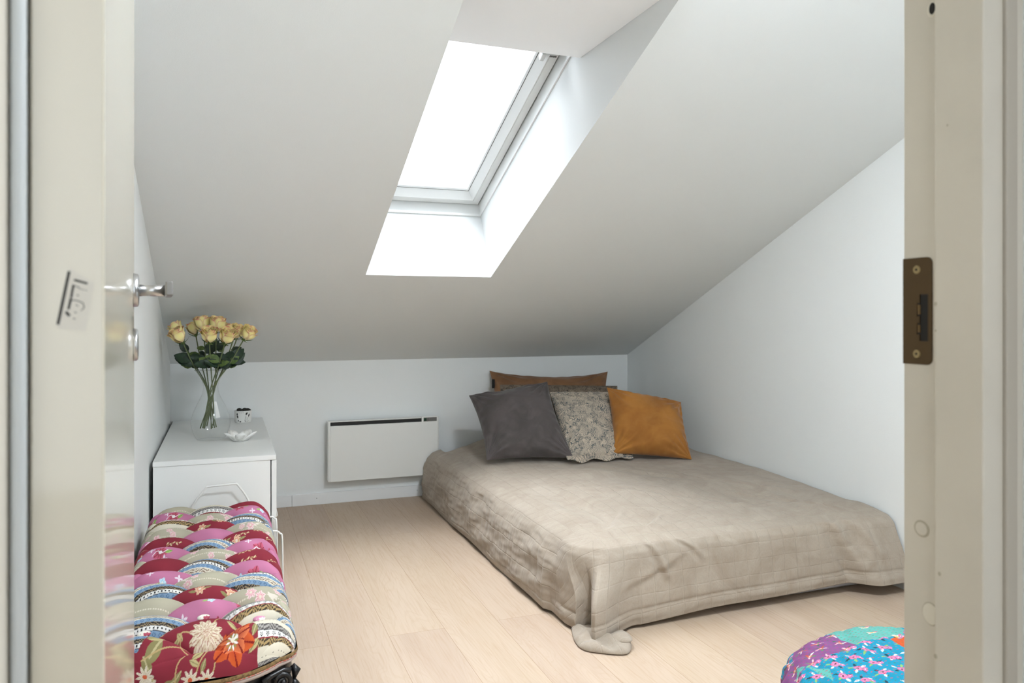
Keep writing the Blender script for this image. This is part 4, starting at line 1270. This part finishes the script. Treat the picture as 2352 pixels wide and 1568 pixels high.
# roses
def petal_mesh():
    V, Cc, Fs = [], [], []
    YEL, CRM, PNK, RED = lin(253, 240, 160), lin(253, 240, 214), lin(252, 216, 204), lin(206, 78, 100)
    def petal(th0, span, r0, r1, z0, z1, curl, tw, pink):
        n, m = 9, 9; o0 = len(V)
        for i in range(n):
            u = -1+2*i/(n-1)
            for j in range(m):
                v = j/(m-1)
                wd = span*(.35+.65*math.sin(min(1, v*1.25)*PI/2))*(1-.25*max(0, v-.75)/.25*abs(u))
                a = th0+u*wd
                r = r0*.25+(r1-r0*.25)*math.sin(min(v*1.5, 1)*PI/2)*(1-.12*v)
                r += curl*max(0, v-.72)/.28*(.4+.6*(1-u*u))+tw*u
                z = z0+(z1-z0)*(v-.10*max(0, abs(u)-.3)*v)
                V.append((r*math.cos(a), r*math.sin(a), z))
                c = YEL*(1-abs(u)*.35)+CRM*(abs(u)*.35)
                c = c*(1-.5*max(0, .5-v)*2)+PNK*(.5*max(0, .5-v)*2)
                k = max(max(0, (v-.86)/.14)*(.6+.4*math.sin(th0*5+u*3)), .6*max(0, (abs(u)-.9)/.1)*v)*pink
                c = c*(1-min(1, k))+RED*min(1, k)
                Cc.append(c)
        for i in range(n-1):
            for j in range(m-1):
                Fs.append((o0+i*m+j, o0+(i+1)*m+j, o0+(i+1)*m+j+1, o0+i*m+j+1))
    for k in range(3): petal(k*2.1, 1.3, .006, .008, .022, .054, -.001, .0025, .9)
    for k in range(3): petal(k*2.1+.7, 1.15, .010, .013, .014, .056, .000, .003, .7)
    for k in range(4): petal(k*1.57+.3, .95, .014, .0185, .008, .057, .002, .003, .8)
    for k in range(5): petal(k*1.256+.9, .80, .018, .0245, .002, .056, .004, .002, .9)
    for k in range(4): petal(k*1.57+.2, .75, .020, .0285, .000, .050, .008, .002, 1.0)
    me = bpy.data.meshes.new('bloom'); me.from_pydata(V, [], Fs)
    a = me.color_attributes.new('Col', 'FLOAT_COLOR', 'POINT')
    cc = np.ones((len(V), 4), np.float32); cc[:, :3] = np.array(Cc); a.data.foreach_set('color', cc.reshape(-1))
    me.materials.append(M_petal); me.polygons.foreach_set('use_smooth', [True]*len(me.polygons))
    return me
def leaf_mesh(L, w, m, name='leaf', fold=.25, droop=.3):
    V, Fs = [], []
    n = 9
    for i in range(n):
        t = i/(n-1); hw = w/2*math.sin(PI*min(1, t**.8))**.8*(1 if i % 2 else .93) if 0 < i < n-1 else .0006
        x = L*t; z = -droop*L*t*t
        V += [(x, -hw, z+hw*fold), (x, -hw*.5, z+hw*fold*.35), (x, 0, z-.0), (x, hw*.5, z+hw*fold*.35), (x, hw, z+hw*fold)]
    for i in range(n-1):
        for k in range(4):
            a = i*5+k; Fs.append((a, a+1, a+6, a+5))
    me = bpy.data.meshes.new(name); me.from_pydata(V, [], Fs); me.materials.append(m)
    me.polygons.foreach_set('use_smooth', [True]*len(me.polygons)); return me
bloom_me = petal_mesh()
LMs = [leaf_mesh(.058, .038, M_leafA), leaf_mesh(.050, .034, M_leafA, droop=.5), leaf_mesh(.048, .030, M_leafB, droop=.2), leaf_mesh(.062, .036, M_leafA, fold=.5)]
bm = bmesh.new()
for k in range(5):
    a = k*1.2566
    p = [(0, -.002), (.012, -.0045), (.024, .0), (.036, .010)]
    vs = []
    for (x, z), hw in zip(p, (.003, .0042, .003, .0003)):
        vs.append([bm.verts.new((x*math.cos(a)-s_1*hw*math.sin(a), x*math.sin(a)+s_1*hw*math.cos(a), z)) for s_1 in (-1, 1)])
    for i in range(3): bm.faces.new((vs[i][0], vs[i][1], vs[i+1][1], vs[i+1][0]))
bmesh.ops.create_uvsphere(bm, u_segments=10, v_segments=6, radius=.007, matrix=Matrix.Translation((0, 0, -.004)))
sep_me = bpy.data.meshes.new('sepals'); bm.to_mesh(sep_me); bm.free(); sep_me.materials.append(M_leafB)
roses = [ # px, py of bloom centre, t, label
 (419, 772, 3.16, 'yellow-pink rose at the left front edge of the bouquet'),
 (414, 754, 3.30, 'yellow-pink rose behind the leftmost bloom, its crimson rim showing'),
 (449, 755, 3.32, 'narrow yellow rose at the upper left behind the others'),
 (467, 745, 3.25, 'topmost pale rose left of the bouquet middle'),
 (497, 748, 3.24, 'upper middle yellow rose with flat crimson-lined top'),
 (481, 772, 3.14, 'front middle yellow-pink rose above the vase'),
 (517, 773, 3.15, 'front right yellow-pink rose beside the middle one'),
 (521, 755, 3.33, 'half hidden rose behind the front right bloom'),
 (538, 762, 3.22, 'leaning pink-edged rose right of the front right bloom'),
 (561, 765, 3.19, 'rightmost rose with crimson and yellow petals'),
 (548, 757, 3.34, 'small rose behind the rightmost blooms'),
]
nz = Vector((VX, VY, 0))
for i, (px, py, t, lab) in enumerate(roses):
    c = Vector(W(px, py+13, t))
    side_ = Vector((c.x-VX, c.y-VY, 0))
    dirn = Vector((side_.x*1.6, side_.y*1.2-.05, .30)).normalized()
    rp = Vector((c.x, c.y, c.z))
    ang0 = math.atan2(side_.y, side_.x)
    nk = Vector((VX+.018*math.cos(ang0+.4*(i % 3-1)), VY+.018*math.sin(ang0+.4*(i % 3-1)), VZ+.222))
    bt_ = Vector((VX-.028*math.cos(ang0)+.014*(i % 3-1)-.006, VY-.03*math.sin(ang0), VZ+.046+.004*(i % 3)))
    rt = empty('rose', rp)
    tag(rt, lab, 'rose', 'roses in the glass vase')
    bm = bmesh.new()
    mid = (nk*.45+c*.55)+Vector((0, 0, -.01)); lc = [p-rp for p in spline([bt_, (bt_+nk)/2+Vector((.003*(i % 2), 0, 0)), nk, mid, c-dirn*.006], 6)]
    add_tube(bm, lc, .0025, 8)
    bobj('stem', bm, M_stem, rt, True)
    q_ = Vector((0, 0, 1)).rotation_difference(dirn)
    b_ = bpy.data.objects.new('bloom', bloom_me); col.objects.link(b_); b_.parent = rt
    b_.rotation_mode = 'QUATERNION'; b_.rotation_quaternion = q_ @ Matrix.Rotation(i*1.3, 3, 'Z').to_quaternion()
    sc0 = (1.04, .92, .88, 1.0, 1.05, 1.06, 1.06, .8, .95, .98, .78)[i]; b_.scale = (sc0*1.08, sc0*1.08, sc0*1.08)
    s2 = bpy.data.objects.new('sepals', sep_me); col.objects.link(s2); s2.parent = rt; s2.rotation_mode = 'QUATERNION'; s2.rotation_quaternion = b_.rotation_quaternion
    # leaves between neck and bloom
    for k in range(6):
        f = .10+.115*k+.03*((i*3+k) % 3)
        j = min(max(int(12+f*12), 12), len(lc)-2)
        while j < len(lc)-3 and lc[j].z+rp.z < VZ+.312: j += 1
        p = lc[j]
        lm = LMs[(i*5+k*3) % 4]
        lo_ = bpy.data.objects.new('leaf', lm); col.objects.link(lo_); lo_.parent = rt
        sgn = 1 if (k+i) % 2 else -1
        if k < 4 and abs(side_.x) > .04: sgn = (1 if side_.x > 0 else -1) if (k % 3) else -sgn
        ax = sgn*(.55+.5*((i*2+k) % 3)*.6); el = (-.35, .25, .65, -.7, .1, .9)[(i+2*k) % 6]
        if (p+rp).z < VZ+.34: el = abs(el)*.6+.05
        xd = Vector((ax, -.25+.3*((k+i) % 3), el)).normalized()
        nd = Vector((.35*math.sin(i*2.1+k), -1, .35+.4*math.cos(i+k*1.7)))
        yd = nd.cross(xd).normalized(); zd = xd.cross(yd)
        lo_.location = p
        lo_.rotation_mode = 'QUATERNION'; lo_.rotation_quaternion = Matrix((xd, yd, zd)).transposed().to_quaternion()
        s0 = .86+.14*((i+2*k) % 3)
        if f > .60: s0 *= .68
        lo_.scale = (s0*1.12, s0*1.2, s0)
    if i == 5:
        bm = bmesh.new()
        a = [Vector(W(492, 922, 3.20)), Vector(W(497, 922, 3.20)), Vector(W(506, 958, 3.20)), Vector(W(496, 960, 3.20))]
        vs = [bm.verts.new(v-rp) for v in a]+[bm.verts.new(v-rp+Vector((0, .0012, 0))) for v in a]
        bm.faces.new(vs[:4]); bm.faces.new(vs[4:][::-1])
        for k in range(4): bm.faces.new((vs[k], vs[(k+1) % 4], vs[4+(k+1) % 4], vs[4+k]))
        bobj('paper_tag', bm, M_paper, rt)

# ------------------------------------------------------------------ small printed pot
pot = empty('small_pot', (.081, 4.000, DZ))
tag(pot, 'small white pot with dark leaf print at the back of the cabinet', 'pot')
na, nh = 260, 60
tt2 = np.linspace(0, 2*PI, na, endpoint=False); hh = np.linspace(0, .0575, nh)
T2, H2 = np.meshgrid(tt2, hh, indexing='ij')
r2 = .0395+.0012*(H2/.0575)-.003*np.exp(-H2/.002)
Pp = np.stack([r2*np.cos(T2), r2*np.sin(T2), H2], -1)
Cq = np.broadcast_to(lin(232, 232, 228), Pp.shape).copy()
cq = Cloth(T2*.040, H2, Cq)
f0 = (1.5*PI)*.040        # facing the camera (-Y)
INK = lin(40, 38, 38)
for dx_, dy_, L_, w_, a in ((.016, .044, .016, .009, .9), (.029, .036, .017, .007, 1.1), (-.030, .042, .012, .008, 1.4), (-.028, .030, .018, .008, 1.8), (-.024, .010, .010, .005, 1.2), (-.014, .006, .009, .007, .2)):
    cq.leaf(f0+dx_, dy_, L_, w_, a, INK)
    cq.leaf(f0+dx_-.10, dy_, L_, w_, a, INK)
for pts in (((.010, .004), (.009, .018), (.014, .038)), ((.006, .010), (.018, .006), (.028, .010)), ((.018, .010), (.022, .022), (.028, .030)), ((.010, .004), (.014, .016), (.013, .030))):
    cq.line([(f0+a, b) for a, b in pts], .0009, INK)
for dx_ in (-.018, -.009, .0): cq.flower(f0+dx_, .050, .004, 5, lin(214, 214, 210), lin(214, 214, 210), lin(214, 214, 210))
grid_obj('pot_body', Pp, M_pot, pot, None, cq.C, closed_u=True)
bm = bmesh.new()
add_lathe(bm, [(.0005, .047), (.0385, .047), (.0400, .0575), (.0408, .0575)], 60)
bobj('pot_rim', bm, M_dish, pot, True)
bm = bmesh.new()
for k in range(16):
    a = k*2.4; r_ = .008*math.sqrt(k)
    bmesh.ops.create_icosphere(bm, subdivisions=2, radius=.0085+.002*(k % 3), matrix=Matrix.Translation((r_*math.cos(a), r_*math.sin(a), .053+.002*(k % 3))) @ Matrix.Diagonal((1, 1, .8, 1)))
bobj('dried_contents', bm, M_soil, pot, True)

# ------------------------------------------------------------------ folded-petal dish
bm = bmesh.new()
n = 120; prof = [(.0005, .004), (.018, .0035), (.026, .0), (.036, .010), (.050, .022), (.062, .034)]
rings = []
def dr_(a, t):   # petal modulation grows to the rim
    p = abs(math.cos(a*2.5)); return 1+t*(-.42*(1-p**.55)+.10*p**3)
for (r, z) in prof+[(r-.0022, z+.0018) for r, z in prof[::-1]]:
    t = min(1, r/.060)
    rings.append([bm.verts.new((r*dr_(2*PI*k/n, t)*math.cos(2*PI*k/n), r*dr_(2*PI*k/n, t)*math.sin(2*PI*k/n), z*1.12*(1-.55*t*(1-abs(math.cos(PI*k/n*5))**.6))+.0008*math.sin(k*.7)*t)) for k in range(n)])
for i in range(len(rings)-1):
    for k in range(n): bm.faces.new((rings[i][k], rings[i][(k+1) % n], rings[i+1][(k+1) % n], rings[i+1][k]))
dish = bobj('petal_dish', bm, M_dish, None, True); dish.location = (.058, 3.397, DZ); dish.rotation_euler = (0, 0, -PI/2+.05)
tag(dish, 'small white petal-shaped ceramic dish in front of the pot', 'dish')

# ------------------------------------------------------------------ hallway behind the camera
HX0, HX1, HY0 = -1.1, 1.5, -1.7
bm = bmesh.new()
add_box(bm, HX0-.1, HX0, HY0, .50, 0, 2.45); add_box(bm, HX1, HX1+.1, HY0, .50, 0, 2.45); 
for a_ in ((HX0-.1, -.75, 0, 2.45), (1.15, HX1+.1, 0, 2.45), (-.75, 1.15, 0, .35), (-.75, 1.15, 2.3, 2.45)):
    add_box(bm, a_[0], a_[1], HY0-.1, HY0, a_[2], a_[3])
bobj('wall_hallway', bm, M_wall, kind=ST)
box('ceiling_hallway', HX0-.1, HX1+.1, HY0-.1, .52, 2.45, 2.5, M_ceil, kind=ST)
lamp = empty('fill_lamp', (.35, -.55, 2.43))  # unseen lamp added as fill from the hallway side
tag(lamp, 'round hallway fill lamp added unseen behind the viewer', 'fill lamp')
bm = bmesh.new(); add_lathe(bm, [(.0005, -.02), (.16, -.02), (.17, 0), (.17, .02), (.0005, .02)], 32)
bobj('fill_lamp_housing', bm, M_frame, lamp)

def area(name, loc, rot, sx, sy, e, c):
    l = bpy.data.lights.new(name, 'AREA'); l.shape = 'RECTANGLE'; l.size = sx; l.size_y = sy; l.energy = e; l.color = c
    o = bpy.data.objects.new(name, l); col.objects.link(o); o.location = loc; o.rotation_euler = rot
    return o
HALL_E, SKY, HSKY, EXPO = 2.1, 2.3, 1.8, 0.68
SUN_E, SUN_A, SUN_D = 15.0, 66, (.03, -.18, -.97)
fill_win = empty('fill_window', (.2, HY0, 1.3)); fill_win['kind'] = ST  # unseen window added in the hallway wall to let in fill light
bm = bmesh.new()
for a_ in ((-.95, -.89, -.95, .99), (.89, .95, -.95, .99), (-.95, .95, -.95, -.88), (-.95, .95, .92, .99), (-.03, .03, -.95, .99)):
    add_box(bm, a_[0], a_[1], -.06, -.01, a_[2], a_[3], .003)
bobj('fill_window_frame', bm, M_frame, fill_win)
bm = bmesh.new(); quad(bm, (-.93, -.035, -.93), (.93, -.035, -.93), (.93, -.035, .97), (-.93, -.035, .97))
bobj('glass', bm, M_pane, fill_win)
p2o = area('hall_portal', (.2, HY0-.02, 1.32), (PI/2, 0, 0), 1.9, 1.95, 1, (1, 1, 1)); p2o.data.cycles.is_portal = True
p2o.rotation_euler = (PI/2, 0, PI)
rfill = empty('fill_lamp', (.95, .98, cz(.98)-.03), 0)  # unseen lamp added to the bedroom to raise and even its brightness
tag(rfill, 'round bedroom fill lamp above the doorway, added out of view', 'fill lamp')
bm = bmesh.new(); add_lathe(bm, [(.0005, -.02), (.19, -.02), (.20, 0), (.20, .012), (.0005, .02)], 32)
bobj('fill_lamp_housing', bm, M_frame, rfill)
ROOM_E = 29.0
l = bpy.data.lights.new('room_fill_light', 'AREA'); l.shape = 'DISK'; l.size = .36; l.energy = ROOM_E; l.color = (.90, .96, 1.03)
lo = bpy.data.objects.new('room_fill_light', l); col.objects.link(lo); lo.location = (.95, .98, cz(.98)-.058)
l = bpy.data.lights.new('hall_fill_light', 'AREA'); l.shape = 'DISK'; l.size = .45; l.energy = HALL_E; l.color = (1, .97, .93)
lo = bpy.data.objects.new('hall_fill_light', l); col.objects.link(lo); lo.location = (.35, -.55, 2.40)
# portal over the skylight
pc_ = wp((SX0+SX1)/2, .53, .125)
po = area('skylight_portal', pc_, (0, 0, 0), .56, 1.1, 1, (1, 1, 1)); po.data.cycles.is_portal = True
zdir = n_; xdir = Vector((1, 0, 0)); ydir = zdir.cross(xdir)
po.matrix_world = Matrix.Translation(pc_) @ Matrix((xdir, ydir, zdir)).transposed().to_4x4()

l = bpy.data.lights.new('bright_sky', 'SUN'); l.energy = SUN_E; l.angle = math.radians(SUN_A); l.color = (.92, .965, 1.02)
lo = bpy.data.objects.new('bright_sky', l); col.objects.link(lo); lo.location = (.5, 4, 5)
lo.rotation_mode = 'QUATERNION'; lo.rotation_quaternion = Vector((0, 0, -1)).rotation_difference(Vector(SUN_D))
w = bpy.data.worlds.new('World'); bpy.context.scene.world = w; w.use_nodes = True
wt = w.node_tree; bg = wt.nodes['Background']; bg.inputs['Color'].default_value = (.87, .945, 1.02, 1)
wtc = wt.nodes.new('ShaderNodeTexCoord'); wsp = wt.nodes.new('ShaderNodeSeparateXYZ'); wmr = wt.nodes.new('ShaderNodeMapRange')
wmr.inputs['From Min'].default_value = -.6; wmr.inputs['From Max'].default_value = -.1; wmr.inputs['To Min'].default_value = HSKY; wmr.inputs['To Max'].default_value = SKY
wt.links.new(wtc.outputs['Generated'], wsp.inputs[0]); wt.links.new(wsp.outputs['Y'], wmr.inputs['Value']); wt.links.new(wmr.outputs[0], bg.inputs['Strength'])

# ------------------------------------------------------------------ camera
cam = bpy.data.cameras.new('Camera'); co = bpy.data.objects.new('Camera', cam); col.objects.link(co)
cam.sensor_width = 36; cam.lens = 36*1753/2352; cam.shift_y = -59/2352; cam.clip_start = .02
co.location = (0, 0, 1.0); co.rotation_euler = (PI/2, 0, -math.atan2(.3514, .9362))
cam.dof.use_dof = True; cam.dof.focus_distance = 2.25; cam.dof.aperture_fstop = 8.0
sc = bpy.context.scene; sc.camera = co
sc.view_settings.view_transform = 'Standard'; sc.view_settings.look = 'None'; sc.view_settings.exposure = EXPO; sc.view_settings.gamma = 1
sc.view_settings.use_curve_mapping = False
sc.cycles.use_denoising = True
sc.cycles.max_bounces = 8; sc.cycles.diffuse_bounces = 4; sc.cycles.adaptive_threshold = .15; sc.cycles.adaptive_min_samples = 20
sc.cycles.caustics_reflective = False; sc.cycles.caustics_refractive = False; sc.cycles.transparent_max_bounces = 10
sc.cycles.sample_clamp_indirect = 6
